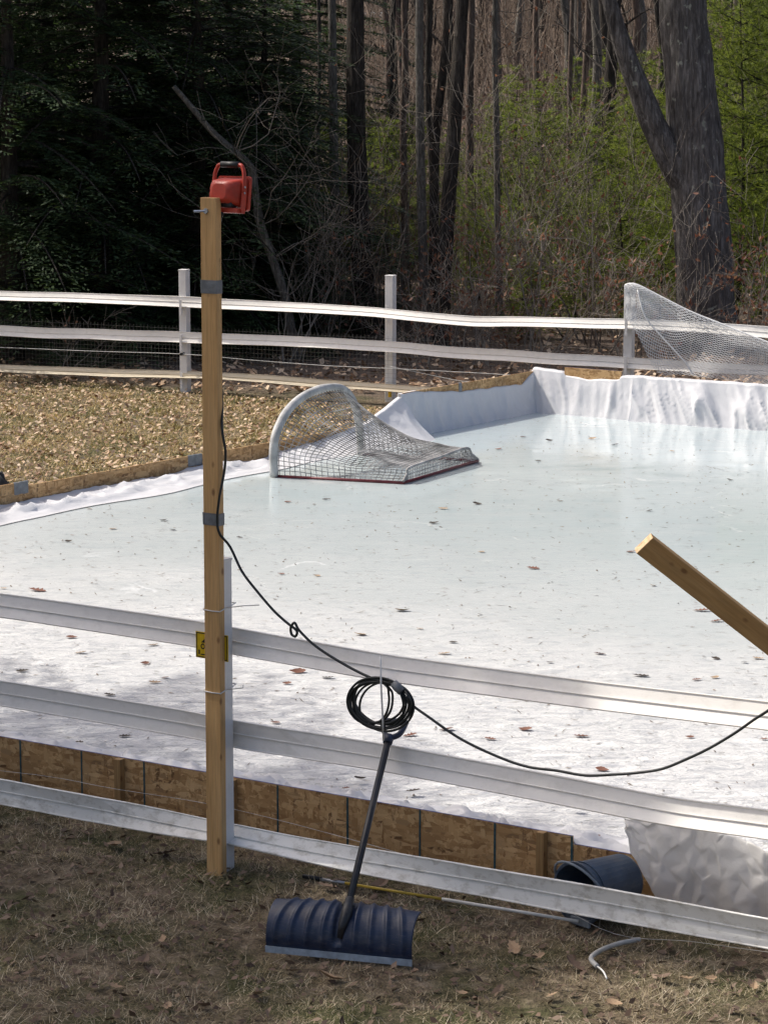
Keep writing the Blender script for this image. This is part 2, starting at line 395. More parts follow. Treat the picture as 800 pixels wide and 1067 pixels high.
def np_mesh(name, verts, nper, mat, parent=None, faces=None):
    """verts: (k*nper,3) array, each run of nper verts is one polygon"""
    verts = np.asarray(verts, dtype=np.float32).reshape(-1, 3)
    if parent is not None: verts = verts - np.array(parent_world(parent), dtype=np.float32)
    me = bpy.data.meshes.new(name); nv = len(verts); nf = nv // nper
    me.vertices.add(nv); me.vertices.foreach_set('co', verts.ravel())
    me.loops.add(nv); me.loops.foreach_set('vertex_index', np.arange(nv, dtype=np.int32))
    me.polygons.add(nf); me.polygons.foreach_set('loop_start', np.arange(0, nv, nper, dtype=np.int32))
    me.polygons.foreach_set('loop_total', np.full(nf, nper, dtype=np.int32))
    me.materials.append(M[mat]); me.update(calc_edges=True)
    return link(name, me, parent)
def tag(o, label=None, cat=None, group=None, kind=None):
    if label: o['label'] = label
    if cat: o['category'] = cat
    if group: o['group'] = group
    if kind: o['kind'] = kind
    return o
def thing(name, loc, label, cat, group=None):
    o = bpy.data.objects.new(name, None); C.objects.link(o); o.location = loc; o.empty_display_size = 0.1
    return tag(o, label, cat, group)
def smooth_path(pts, sub=8):
    pts = [Vector(p) for p in pts]; out = []
    for i in range(len(pts) - 1):
        p0 = pts[max(i - 1, 0)]; p1 = pts[i]; p2 = pts[i + 1]; p3 = pts[min(i + 2, len(pts) - 1)]
        for j in range(sub):
            t = j / sub
            out.append(0.5 * ((2 * p1) + (p2 - p0) * t + (2 * p0 - 5 * p1 + 4 * p2 - p3) * t * t + (3 * p1 - p0 - 3 * p2 + p3) * t * t * t))
    out.append(pts[-1]); return out
X, Y_, Z = Vector((1, 0, 0)), Vector((0, 1, 0)), Vector((0, 0, 1))

# ------------------------------------------------------------------ terrain
def fbm(x, y, s, o=3): return mnoise.fractal(Vector((x * s, y * s, 3.1)), 1.0, 2.0, o)
def gz(x, y):
    z = 0.0
    q = y + 0.5 * x
    if q > 34: z += 0.030 * (q - 34) + 0.00022 * max(0, q - 60) ** 2
    if y > 175: z += 0.0009 * (y - 175) ** 2
    amp = min(1.0, max(0.0, (q - 33) / 20))
    z += amp * 0.5 * fbm(x, y, 0.07)
    return z
def lawn_z(x, y):
    if y > 15 or y < 8.5 or abs(x) > 4: return 0.0
    k = min(1, (15 - y) / 1.0, (y - 8.5) / 0.5, (4 - abs(x)) / 0.5)
    return k * (0.030 * fbm(x, y, 1.5, 3) + 0.016 * fbm(x + 9, y, 4.5, 3)) - 0.012 * k
def axis_pts(lo, hi, c0, c1, fine, grow):
    a = list(np.arange(c0, c1 + 1e-6, fine)); s = fine; p = c1
    while p < hi: s *= grow; p += s; a.append(p)
    s = fine; p = c0
    while p > lo: s *= grow; p -= s; a.insert(0, p)
    return a
gx = axis_pts(-420, 420, -3.4, 3.4, 0.08, 1.10); gy = axis_pts(-120, 8.9, 8.9, 8.9, 0.25, 1.3) + list(np.arange(9.0, 14.5, 0.08)) + axis_pts(14.5, 620, 14.6, 46, 0.3, 1.1)
mb = MB()
mb.grid([[(x, y, gz(x, y) + (lawn_z(x, y) if y < 34 else 0)) for y in gy] for x in gx])
ground = mb.build('ground', 'ground', smooth=True); tag(ground, kind='structure')

# ------------------------------------------------------------------ near fence frame of reference
ang = math.radians(34)
dN = Vector((math.cos(ang), -math.sin(ang), 0)); nN = Vector((-math.sin(ang), -math.cos(ang), 0))
L0 = onz(223.5, 909, 0.0)
POST_W = 0.088
near_post_c = L0 - nN * (0.038 + POST_W / 2 + 0.002) - dN * 0.022
near_rail_p = L0 - nN * (0.038 + POST_W + 0.022)
near_front_p = L0 - nN * 0.03                     # where cords hang, in front of the rails
angF = math.radians(27.3)
dF = Vector((math.cos(angF), -math.sin(angF), 0)); nF = Vector((-math.sin(angF), -math.cos(angF), 0))
far_posts = [(192, 278.5), (407, 284.5), (656, 295.5)]
far_base = [atdepth(px, py, CAM_H * 0 + FPX * 2.2 / (py - 84.6)) for px, py in far_posts]
farL = Vector((far_base[0].x, far_base[0].y, 0)); farR = Vector((far_base[2].x, far_base[2].y, 0))
dF = (farR - farL).normalized(); nF = Vector((dF.y, -dF.x, 0))
if nF.y > 0: nF = -nF
far_rail_p = farL + nF * 0.075

def rail_profile(hh, deep):
    # three ribbed wires with two webs between: (towards viewer, up)
    pts = [(0.000, hh), (0.006, 0.965 * hh), (0.006, 0.91 * hh), (0.000, 0.87 * hh)]
    pts += [(-deep, 0.055 * hh), (-deep + 0.005, 0.035 * hh), (-deep + 0.005, -0.015 * hh), (-deep - 0.004, -0.045 * hh)]
    pts += [(0.000, -0.87 * hh), (0.006, -0.91 * hh), (0.006, -0.965 * hh), (0.000, -hh)]
    return pts
def rail(parent, p0, d, n, st, deep=0.006, mat='rail_white', tilt=None, step=0.12, wob=0.0):
    """st: (px, y top, y bottom) along the photographed rail, placed in the vertical plane of the fence"""
    xs, zt, zb = [], [], []
    for px, a, b in st:
        A = onplane(px, a, p0, n); B = onplane(px, b, p0, n)
        xs.append((A - Vector(p0)).dot(d)); zt.append(A.z); zb.append(B.z)
    u = xs[0]; P = []
    while u <= xs[-1] + 1e-6:
        t_ = interp(u, xs, zt); b_ = interp(u, xs, zb)
        e = 0.12
        t_ = (t_ * 2 + interp(u - e, xs, zt) + interp(u + e, xs, zt)) / 4; b_ = (b_ * 2 + interp(u - e, xs, zb) + interp(u + e, xs, zb)) / 4
        hh = max(0.03, (t_ - b_) / 2); mid = (t_ + b_) / 2
        full = 0.066; lean = math.acos(min(1.0, hh / full)) if hh < full else 0.0
        sg = tilt(u) if tilt else 0.0
        c = Vector(p0) + d * u + Z * (mid + wob * mnoise.noise(Vector((u * 1.3, mid * 9, 0)))) + n * wob * 1.5 * mnoise.noise(Vector((u * 1.1, 7, mid)))
        pr = rail_profile(max(hh, full * 0.95), deep)
        ca, sa = math.cos(lean), math.sin(lean) * (1 if sg >= 0 else -1)
        front = [c + n * (f * ca + v * sa * -1) + Z * (v * ca + f * sa) for f, v in pr]
        back = [p - n * 0.004 for p in reversed(front)]
        P.append(front + back); u += step
    m = MB(); m.grid([r + [r[0]] for r in P])
    k = len(P[0]) + 1
    m.f.append(tuple(range(k - 1))); m.mi.append(0)
    m.f.append(tuple((len(P) - 1) * k + i for i in range(k - 2, -1, -1))); m.mi.append(0)
    return m.build('rail', mat, parent)

# ------------------------------------------------------------------ near fence
nf = thing('rail_fence', (near_post_c.x, near_post_c.y, 0), 'white flexible rail fence in the foreground, its lowest rail sagging to the ground', 'fence')
def post(parent, c, d, n, h, wd=POST_W, bury=0.3):
    m = MB()
    m.box(Vector((c.x, c.y, (h - bury) / 2)), d, n, Z, wd / 2, wd / 2, (h + bury) / 2)
    m.box(Vector((c.x, c.y, h + 0.004)), d, n, Z, wd / 2 + 0.003, wd / 2 + 0.003, 0.006)
    o = m.build('post', 'post_white', parent)
    bv = o.modifiers.new('bevel', 'BEVEL'); bv.width = 0.004; bv.segments = 2
    return o
post(nf, near_post_c, dN, nN, 1.47)
for k in (-1, 1): post(nf, near_post_c + dN * 3.15 * k, dN, nN, 1.47)
rail(nf, near_rail_p, dN, nN, [(-420, 577, 596), (0, 619, 642), (210, 647.5, 675), (243, 654, 682), (400, 683, 709), (600, 709, 736), (800, 732, 760), (1000, 757, 787)])
rail(nf, near_rail_p, dN, nN, [(-420, 660, 683), (0, 709, 735), (210, 743, 771), (243, 750, 780), (400, 776, 803), (600, 813, 841), (700, 833, 860), (800, 845, 874), (1000, 872, 905)])
rail(nf, near_rail_p + nN * 0.02, dN, nN, [(-420, 745, 775), (0, 812, 838), (100, 829, 857), (175, 847, 869), (215, 858, 874), (243, 863, 877), (290, 873, 889), (330, 879, 898), (400, 887, 914), (600, 919, 953), (800, 957, 989), (1000, 990, 1026)], deep=0.010, mat='rail_dirty', wob=0.008)
def strand(parent, name, pts, r, mat, n=5):
    m = MB(); m.tube(pts, r, n); return m.build(name, mat, parent, smooth=True)
pw = [onplane(px, py, near_rail_p - nN * 0.03, nN) for px, py in ((-300, 780), (0, 803), (120, 822), (243, 843), (420, 890), (560, 935), (640, 973), (720, 981), (800, 992), (960, 1010))]
strand(nf, 'wire', smooth_path(pw, 5), 0.0010, 'polywire')

# yellow warning sign on the front face of the white post
sc_ = onplane(221, 673.5, L0 - nN * 0.0385, nN)
sg = thing('warning_sign', sc_, 'small yellow warning sign with black marks on the near white post', 'sign')
m = MB(); m.box(sc_, dN, nN, Z, 0.094, 0.0012, 0.062); m.build('plate', 'sign_yellow', sg)
def bar(m, u0, u1, v0, v1):
    c = sc_ + dN * ((u0 + u1) / 2) + Z * ((v0 + v1) / 2) + nN * 0.0018
    m.box(c, dN, nN, Z, abs(u1 - u0) / 2, 0.0005, abs(v1 - v0) / 2)
m = MB()
for a in ((-0.090, 0.090, 0.054, 0.058), (-0.090, 0.090, -0.058, -0.054)): bar(m, *a)
for a in ((-0.090, -0.0865, -0.0538, 0.0538), (0.0865, 0.090, -0.0538, 0.0538)): bar(m, *a)
m.build('border', 'sign_black', sg)
# the lettering that shows either side of the timber, one piece of print each
def ring(u, v, a, b, k=14, th=0.006):
    m = MB(); P = []
    for i in range(k + 1):
        t = 2 * math.pi * i / k; co, si = math.cos(t), math.sin(t)
        P.append([sc_ + dN * (u + (a - th) * co) + Z * (v + (b - th) * si) + nN * 0.0021, sc_ + dN * (u + a * co) + Z * (v + b * si) + nN * 0.0021])
    m.grid(P); m.build('letter', 'sign_black', sg)
ring(-0.052, -0.006, 0.013, 0.014)
q = sc_ + nN * 0.0021
m = MB(); m.add([q + dN * -0.062 + Z * 0.012, q + dN * -0.034 + Z * 0.012, q + dN * -0.036 + Z * 0.036], [(0, 1, 2)]); m.build('letter', 'sign_black', sg)
for grp in (((-0.078, -0.070, -0.045, -0.024),), ((-0.064, -0.040, -0.047, -0.042),), ((0.052, 0.068, 0.024, 0.028), (0.064, 0.068, 0.004, 0.0238), (0.052, 0.0638, 0.012, 0.016), (0.052, 0.068, -0.0002, 0.0038)), ((0.052, 0.057, -0.024, -0.005), (0.0572, 0.068, -0.010, -0.006), (0.0572, 0.066, -0.019, -0.015)), ((0.040, 0.050, -0.047, -0.041),)):
    m = MB()
    for a_ in grp: bar(m, *a_)
    m.build('letter', 'sign_black', sg)

# ------------------------------------------------------------------ tall timber with the lamp
lt = thing('timber_post', (L0.x, L0.y, 0), 'tall upright length of bare construction lumber strapped to the near white fence post', 'post')
lpl = L0
foot = onplane(223.5, 914, lpl, nN); topp = onplane(216.8, 206, lpl, nN)
foot.z = -0.05
ax = (topp - foot).normalized(); side = (dN - ax * dN.dot(ax)).normalized(); fr = ax.cross(side); fr = fr if fr.dot(nN) > 0 else -fr
cen = (foot + topp) / 2 - fr * 0.019; half = (topp - foot).length / 2
m = MB(); m.box(cen, side, fr, ax, 0.0445, 0.019, half)
o = m.build('lumber', 'lumber_upright', lt); bv = o.modifiers.new('bevel', 'BEVEL'); bv.width = 0.003; bv.segments = 2
def on_lumber(py): return onplane(220, py, lpl, nN).z
def lum(z, u=0.0, f=0.0):
    t = (z - foot.z) / (topp.z - foot.z); return foot.lerp(topp, t) + side * u + fr * f - fr * 0.019
for py, hh in ((299, 0.030), (541, 0.028)):
    m = MB(); P = []
    z = on_lumber(py)
    for dz in np.linspace(-hh, hh, 5):
        row = []
        for (u, f) in ((-0.0465, -0.021), (-0.0465, 0.0205), (-0.043, 0.0215), (0.043, 0.0215), (0.0465, 0.0205), (0.0465, -0.021), (-0.0465, -0.021)):
            j = 0.0012 * mnoise.noise(Vector((u * 60, dz * 60, py)))
            row.append(lum(z + dz + 0.002 * math.sin(u * 70), u + (j if u > 0 else -j), f + j))
        P.append(row)
    m.grid(P); m.build('tape_band', 'duct_tape', lt)
for py in (636, 721):
    z = on_lumber(py); m = MB()
    loop = [lum(z, -0.0475, 0.0215), lum(z - 0.002, 0, 0.022), lum(z, 0.0475, 0.0215), lum(z + 0.01, 0.05, -0.02), lum(z + 0.012, 0.047, -0.06), lum(z + 0.016, 0.030, -0.122), lum(z + 0.014, -0.070, -0.122), lum(z + 0.008, -0.072, -0.03), lum(z, -0.0475, 0.0215)]
    m.tube(loop, 0.0032, 5); tail = [lum(z + 0.012, 0.052, -0.02), lum(z + 0.03, 0.14, -0.03), lum(z + 0.045, 0.235 if py == 636 else 0.14, -0.03)]
    m.tube(tail, 0.0026, 5); m.build('plastic_tie', 'string_white', lt, smooth=True)
m = MB(); zb = on_lumber(220)
m.tube([lum(zb, -0.01, 0.017), lum(zb, -0.01, 0.026)], 0.013, 6); m.tube([lum(zb, -0.012, 0.022), lum(zb - 0.002, -0.06, 0.045)], 0.0045, 8)
m.build('bolt', 'bolt_metal', lt)

# ------------------------------------------------------------------ red work lamp, seen from behind
LY = topp.y - 0.0
lc = lum(topp.z, 0, -0.03)
pxm = FPX / 12.05
def lp(px, py, dy=0.0): return atdepth(px, py, LY + 0.06 + dy)
lampc = lp(238, 198)
F_ = Vector((0.60, 0.78, -0.12)).normalized(); S_ = F_.cross(Z).normalized(); U_ = S_.cross(F_).normalized()
wl = thing('work_lamp', (lampc.x, lampc.y, lampc.z - 0.1), 'orange-red portable work lamp with carrying handle bolted on top of the tall timber', 'work lamp')
def rrect(c, hw, hh, r, k=4):
    pts = []
    for (sx, sy, a0) in ((1, 1, 0), (-1, 1, 90), (-1, -1, 180), (1, -1, 270)):
        for i in range(k + 1):
            a = math.radians(a0 + 90 * i / k)
            pts.append(c + S_ * (sx * (hw - r) + r * math.cos(a)) + U_ * (sy * (hh - r) + r * math.sin(a)))
    return pts
m = MB(); rows = []
for d, hw, hh, r in ((-0.075, 0.045, 0.040, 0.03), (-0.068, 0.065, 0.052, 0.03), (-0.045, 0.082, 0.060, 0.025), (0.0, 0.092, 0.070, 0.02), (0.035, 0.097, 0.078, 0.014)):
    p = rrect(lampc + F_ * d, hw, hh, r); rows.append(p + [p[0]])
m.grid(rows); m.add(rows[0][:-1], [tuple(range(len(rows[0]) - 1))])
m.build('housing', 'orange_red', wl, smooth=True)
m = MB(); rows = []
for d, hw, hh, r in ((0.036, 0.098, 0.079, 0.014), (0.036, 0.106, 0.088, 0.014), (0.056, 0.106, 0.088, 0.014), (0.056, 0.092, 0.074, 0.01)):
    p = rrect(lampc + F_ * d, hw, hh, r); rows.append(p + [p[0]])
m.grid(rows); m.build('bezel', 'orange_red', wl)
m = MB(); p = rrect(lampc + F_ * 0.050, 0.094, 0.076, 0.01); m.add(p, [tuple(range(len(p)))]); m.build('lens', 'shovel_strip', wl)
hb = lampc + F_ * 0.0
harms = []
hp = [hb + S_ * 0.099 + U_ * 0.0, hb + S_ * 0.099 + U_ * 0.085, hb + S_ * 0.086 + U_ * 0.125, hb + S_ * 0.062 + U_ * 0.142, hb - S_ * 0.062 + U_ * 0.142, hb - S_ * 0.086 + U_ * 0.125, hb - S_ * 0.099 + U_ * 0.085, hb - S_ * 0.099 + U_ * 0.0]
m = MB(); m.tube(smooth_path(hp, 4), 0.0105, 8); m.build('handle', 'orange_red', wl, smooth=True)
m = MB(); m.tube([hb + S_ * 0.058 + U_ * 0.143, hb - S_ * 0.058 + U_ * 0.143], 0.0165, 10); m.build('grip', 'black_rubber', wl, smooth=True)
for sg_ in (-1, 1):
    for uu in (0.0, 0.03):
        m = MB(); q = lampc + S_ * (0.104 * sg_) + U_ * uu; m.tube([q, q + S_ * (0.008 * sg_)], 0.0055, 8); m.build('screw', 'bolt_metal', wl)
jb = lp(238, 208.5, -0.045)
m = MB(); m.box(jb, S_, F_, U_, 0.040, 0.024, 0.030); o = m.build('junction_box', 'black_rubber', wl)
bv = o.modifiers.new('bevel', 'BEVEL'); bv.width = 0.006; bv.segments = 2
m = MB(); m.tube([lp(238, 212, -0.06), lp(249, 211, -0.03)], 0.012, 10); m.build('knob', 'orange_red', wl, smooth=True)
m = MB(); br = lampc - U_ * 0.092 - F_ * 0.01
m.box(br, S_, F_, U_, 0.10, 0.03, 0.011); m.box(lampc + S_ * 0.105 - U_ * 0.05, S_, F_, U_, 0.004, 0.014, 0.05); m.box(lampc - S_ * 0.112 - U_ * 0.05, S_, F_, U_, 0.004, 0.014, 0.05)
m.build('bracket', 'orange_red', wl)
m = MB(); a = lampc - U_ * 0.085; b = lum(topp.z - 0.06, 0.0, -0.024); m.tube([a, a.lerp(b, 0.6) - Z * 0.01, b], 0.008, 8); m.build('mounting_arm', 'black_rubber', wl)

wl.scale = (0.88, 0.88, 0.88)
# ------------------------------------------------------------------ extension cord
cpl = near_front_p + nN * 0.0
def cp_(px, py, out=0.0): return onplane(px, py, cpl + nN * out, nN)
ec = thing('extension_cord', cp_(397, 733), 'black extension cord running from the lamp timber to a taped coil on the fence', 'cord')
back = L0 - nN * 0.050
pts = [lampc - U_ * 0.10 - F_ * 0.03, lum(topp.z - 0.2, 0.02, -0.026), lum(topp.z - 0.6, 0.02, -0.026), lum(topp.z - 0.9, 0.035, -0.026)]
pts += [onplane(px, py, L0 - nN * 0.015, nN) for px, py in ((231.5, 447), (235, 470), (234, 490))]
pts += [onplane(px, py, L0 + nN * 0.006, nN) for px, py in ((229, 517), (226.5, 541), (229, 556))]
pts += [cp_(px, py) for px, py in ((240, 570), (252, 595), (267, 615), (285, 636), (298, 648), (309, 657), (308, 663), (304, 661), (303, 654), (307, 649), (312, 657), (325, 670), (340, 681), (360, 693), (375, 701), (386, 706))]
m = MB(); m.tube(smooth_path(pts, 6), 0.0062, 7)
pts = [cp_(px, py) for px, py in ((419, 722), (430, 735), (445, 746), (480, 770), (520, 789), (550, 799), (580, 803), (610, 808))]
pts += [cp_(px, py) for px, py in ((640, 807), (665, 805), (690, 801), (715, 791), (740, 779), (765, 764), (785, 750), (802, 739), (840, 712), (900, 690))]
m.tube(smooth_path(pts, 6), 0.0062, 7)
m.build('cable', 'cord_black', ec, smooth=True)
r2 = random.Random(3); m = MB(); pts = []
loops = [(400, 731, 25, 22, 0.1), (392, 732, 30, 27, 0.25), (399, 737, 34, 26, -0.15), (384, 727, 23, 21, 0.1), (403, 737, 29, 28, 0.3), (382, 728, 23, 24, 0.45), (397, 735, 35, 29, -0.25), (405, 734, 23, 25, 0.3), (390, 729, 30, 20, -0.35), (396, 735, 32, 24, 0.0)]
K = 22
for li, (cx, cy, a, b, ro) in enumerate(loops):
    nx = loops[min(li + 1, len(loops) - 1)]
    for i in range(K):
        t = i / K; th = 2 * math.pi * t - 0.9
        e = [lerp(loops[li][q_], nx[q_], t) for q_ in range(5)]
        x0 = e[2] * math.cos(th); y0 = e[3] * math.sin(th)
        # the loops gather where they are taped, upper right
        g_ = 0.0
        ro_ = e[4] + 0.35
        px = e[0] + x0 * math.cos(ro_) - y0 * math.sin(ro_) * 0.8; py = e[1] + x0 * math.sin(ro_) * 0.8 + y0 * math.cos(ro_)
        gx_, gy_ = 415, 716; dd_ = math.hypot(px - gx_, py - gy_); k_ = math.exp(-(dd_ / 13.0) ** 2) * 0.75
        px = lerp(px, gx_, k_ * 0.7); py = lerp(py, gy_, k_ * 0.7)
        pts.append(cp_(px, py, 0.004 + 0.011 * math.sin(li * 2.1 + th)))
m.tube(smooth_path(pts, 3), 0.0056, 6); m.build('coil', 'cord_black', ec, smooth=True)
m = MB(); m.tube([cp_(410, 712, 0.006), cp_(414, 716, 0.006), cp_(418.5, 721, 0.006)], [0.019, 0.022, 0.019], 10); m.build('tape_wrap', 'duct_tape', ec, smooth=True)
st = thing('hanging_string', onplane(397, 683, near_rail_p, nN), 'white string tying the black cord coil to the upper near fence rail', 'string')
m = MB(); m.tube([onplane(396, 684, near_rail_p, nN), cp_(396.5, 690, 0.02), cp_(397, 715, 0.026), cp_(398.5, 745, 0.026), cp_(399.5, 772, 0.012)], 0.0044, 6); m.build('strand', 'string_white', st, smooth=True)

# ------------------------------------------------------------------ snow shovel
sA = onz(277.5, 991, 0.012); sB = onz(429, 1006, 0.012)
sd = (sB - sA).normalized(); sn = Vector((sd.y, -sd.x, 0)); sn = sn if sn.y < 0 else -sn
wdt = (sB - sA).length; sC = (sA + sB) / 2
sh = thing('snow_shovel', (sC.x, sC.y, 0), 'dark blue ribbed snow shovel with black handle leaning on the near fence', 'shovel')
def blade_pt(u, t, off=0.0):
    # u 0..1 across, t 0..1 from the edge up and over
    a = math.radians(-18 + 118 * t); R = 0.128
    f = R * math.cos(a) - R * math.cos(math.radians(-18)); z = R * math.sin(a) + R * math.sin(math.radians(18))
    n_ = sn * math.cos(a) + Z * math.sin(a)
    rib = 0.0
    for k in range(9):
        c0 = 0.06 + 0.11 * k
        if abs(k - 4) < 1 and 0.12 < t: continue
        c = c0 + (0.5 - c0) * 0.30 * max(0, t - 0.25) ** 1.6
        d_ = (u - c) / 0.016
        rib += 0.010 * math.exp(-d_ * d_) * min(1, max(0, (t - 0.05) / 0.1))
    mid = 0.0
    if t > 0.10: mid = -0.016 * math.exp(-((u - 0.49) / 0.032) ** 4) * min(1, (t - 0.10) / 0.08)
    crown = 0.012 * math.cos((u - 0.5) * math.pi) * t
    return sA + sd * (u * wdt + (0.5 - u) * 0.012 * t * 0) + sn * f + Z * (z + crown + 0.022) + n_ * (rib + mid + off)
m = MB(); NU, NT = 130, 26
front = [[blade_pt(i / NU, j / NT) for j in range(NT + 1)] for i in range(NU + 1)]
backg = [[blade_pt(i / NU, j / NT, -0.006) for j in range(NT, -1, -1)] for i in range(NU + 1)]
m.grid([a + b + [a[0]] for a, b in zip(front, backg)])
L_ = 2 * (NT + 1); k = L_ + 1
for base, rev in ((0, False), (NU * k, True)):
    for j in range(NT):
        q = (base + j, base + j + 1, base + L_ - 2 - j, base + L_ - 1 - j); m.f.append(q if not rev else q[::-1]); m.mi.append(0)
m.build('blade', 'shovel_blue', sh, smooth=True)
m = MB(); c = sC + Z * 0.012 + sn * 0.003; m.box(c + sn * 0.003, sd, sn, Z, wdt / 2 + 0.002, 0.003, 0.014); m.build('wear_strip', 'shovel_strip', sh)
hb0 = blade_pt(0.535, 0.62, 0.012); ht = onplane(404.5, 771, near_rail_p + nN * 0.030, nN)
hdir = (ht - hb0).normalized()
m = MB(); m.tube([hb0 - hdir * 0.02, ht], 0.0155, 14); m.build('handle', 'handle_black', sh, smooth=True)
m = MB(); m.tube([blade_pt(0.51, 0.25, 0.006), blade_pt(0.525, 0.45, 0.01), hb0, hb0 + hdir * 0.08], [0.014, 0.02, 0.024, 0.019], 12)
m.tube([hb0 + hdir * 0.045 - sd * 0.028, hb0 + hdir * 0.045 + sd * 0.028], 0.006, 6)
m.build('socket', 'handle_black', sh, smooth=True)
m = MB(); gx1 = ht + hdir * 0.115 - sd * 0.048; gx2 = ht + hdir * 0.115 + sd * 0.062
m.tube([ht - hdir * 0.02, ht + hdir * 0.02], [0.021, 0.024], 12)
m.tube(smooth_path([ht + hdir * 0.01, ht + hdir * 0.05 - sd * 0.03, gx1], 5), [0.012] * 11, 8); m.tube(smooth_path([ht + hdir * 0.01, ht + hdir * 0.04 + sd * 0.045, gx2], 5), [0.014] * 11, 8)
m.tube([gx1, gx2], 0.013, 10); m.build('grip', 'shovel_blue', sh, smooth=True)

# ------------------------------------------------------------------ thin pole, buckets, hose on the ground
pA = onz(316, 913, 0.018); pB = onz(602, 960, 0.03)
po = thing('marker_pole', (pA.x, pA.y, 0), 'thin banded pole, black, yellow and white, lying on the lawn behind the shovel', 'pole')
for a, b, mt, r in ((0.0, 0.07, 'black_rubber', 0.010), (0.07, 0.16, 'pole_silver', 0.007), (0.16, 0.52, 'pole_yellow', 0.0065), (0.52, 1.0, 'pole_white', 0.0075)):
    m = MB(); m.tube([pA.lerp(pB, a), pA.lerp(pB, b)], r, 8); m.build('pole_section', mt, po, smooth=True)
# bucket on its side, mouth towards the left
bc = onz(598, 968, 0.0); bax = Vector((0.74, 0.66, 0.02)).normalized()
bk = thing('bucket', (bc.x, bc.y, 0), 'blue plastic bucket tipped on its side behind the lowest near rail', 'bucket')
mouth = Vector((bc.x + 0.01, bc.y + 0.05, 0.142)); bs = bax.cross(Z).normalized(); bu = bs.cross(bax).normalized()
def bring(d, r, n=32): return [mouth + bax * d + bs * (r * math.cos(2 * math.pi * i / n)) + bu * (r * math.sin(2 * math.pi * i / n)) for i in range(n + 1)]
m = MB(); m.grid([bring(d, r) for d, r in ((0.0, 0.131), (0.0, 0.140), (0.020, 0.140), (0.020, 0.133), (0.045, 0.132), (0.045, 0.136), (0.056, 0.136), (0.056, 0.132), (0.30, 0.114), (0.315, 0.107), (0.315, 0.0))])
m.grid([bring(d, r) for d, r in ((0.305, 0.0), (0.305, 0.105), (0.003, 0.130))])
m.build('shell', 'bucket_blue', bk, smooth=False)
m = MB(); m.tube([p for p in bring(0.008, 0.141, 32)], 0.006, 6, cap=False); m.build('rim', 'bucket_blue', bk, smooth=True)
e1 = mouth + bax * 0.04 + bs * 0.15 * 0.2 + bu * 0.155; hp = []
for i in range(13):
    a = math.pi * i / 12
    hp.append(mouth + bax * (0.035 - 0.085 * math.sin(a)) + bs * (-0.141 * math.cos(a)) + bu * (0.02 + 0.135 * math.sin(a)))
m = MB(); m.tube(hp, 0.006, 6); m.build('bail', 'bucket_trim', bk, smooth=True)
m = MB(); m.box(mouth - bax * 0.004 + bs * 0.03 - bu * 0.118, bs, bax, bu, 0.055, 0.006, 0.016); m.build('label_tag', 'bucket_trim', bk)
hs = [onz(px, py, 0.018) for px, py in ((666, 979), (645, 983), (628, 989), (617, 996), (616, 1001), (622, 1007))]
ho = tag(None or thing('hose_offcut', (hs[0].x, hs[0].y, 0), 'short bent offcut of pale grey hose lying on the grass right of the shovel', 'hose'))
m = MB(); m.tube(smooth_path(hs, 6), 0.011, 8); m.build('tube', 'hose_grey', ho, smooth=True)
m = MB(); m.tube(smooth_path([hs[-1], onz(628, 1012, 0.03), onz(632, 1020, 0.015)], 4), 0.004, 5); m.build('cord_end', 'string_white', ho, smooth=True)

# ------------------------------------------------------------------ leaning lumber at the right
bt = atdepth(670, 566, 9.75); b2 = atdepth(826, 688, 9.75 + 0.30)
bdir = (b2 - bt).normalized(); bend = bt + bdir * ((0.02 - bt.z) / bdir.z)
be = thing('leaning_lumber', (bend.x, bend.y, 0), 'bare length of lumber slanting down into the right edge above the ice', 'lumber')
bn = Vector((0, -1, 0)); bn = (bn - bdir * bn.dot(bdir)).normalized(); bu_ = bdir.cross(bn).normalized(); bu_ = bu_ if bu_.z > 0 else -bu_
qd = math.radians(-10); bu_, bn = bu_ * math.cos(qd) - bn * math.sin(qd), bn * math.cos(qd) + bu_ * math.sin(qd)
# long axis along local x so that the grain follows it
lth = (bend - bt).length
me_ = MB(); me_.box(Vector((0, 0, 0)), X, Y_, Z, lth / 2, 0.019, 0.0445, end_mi=1)
o = me_.build('board', ['lumber_lying', 'lumber_end']); o.parent = be
mid_ = (bt + bend) / 2
o.matrix_local = Matrix.Translation(mid_ - Vector(be.location)) @ Matrix((bdir, -bn, bu_)).transposed().to_4x4()
bv = o.modifiers.new('bevel', 'BEVEL'); bv.width = 0.003; bv.segments = 2

# ------------------------------------------------------------------ rink
ICE_Z = 0.15
E = onz(597, 871, 0.27); BT = 0.27
Bw = onz(0, 767, 0.27)
dB = (E - Bw); dB.z = 0; dB.normalize(); nB = Vector((dB.y, -dB.x, 0)); nB = nB if nB.y < 0 else -nB
iL0 = onz(0, 538, ICE_Z); iC = onz(556, 430, ICE_Z); iR0 = onz(657, 438, ICE_Z); iR1 = onz(800, 448, ICE_Z)
dL = (iC - iL0).normalized(); dR = (iR1 - iR0).normalized()
nL = Vector((dL.y, -dL.x, 0)); nR = Vector((dR.y, -dR.x, 0))
nR = nR if nR.y < 0 else -nR
rightfar = iR0 + dR * 9.0
def isect(p, d, q, e):
    # 2-D intersection of two lines
    den = d.x * e.y - d.y * e.x; t = ((q.x - p.x) * e.y - (q.y - p.y) * e.x) / den
    return p + d * t
Bi = Vector((Bw.x, Bw.y, ICE_Z)) - nB * 0.02
leftnear = isect(Bi, dB, Vector((iL0.x, iL0.y, ICE_Z)), dL); leftnear.z = ICE_Z
rn = isect(Bi, dB, Vector((rightfar.x, rightfar.y, ICE_Z)), (Vector((Bi.x, Bi.y, 0)) - Vector((iL0.x, iL0.y, 0))).normalized() if False else nR); rn.z = ICE_Z
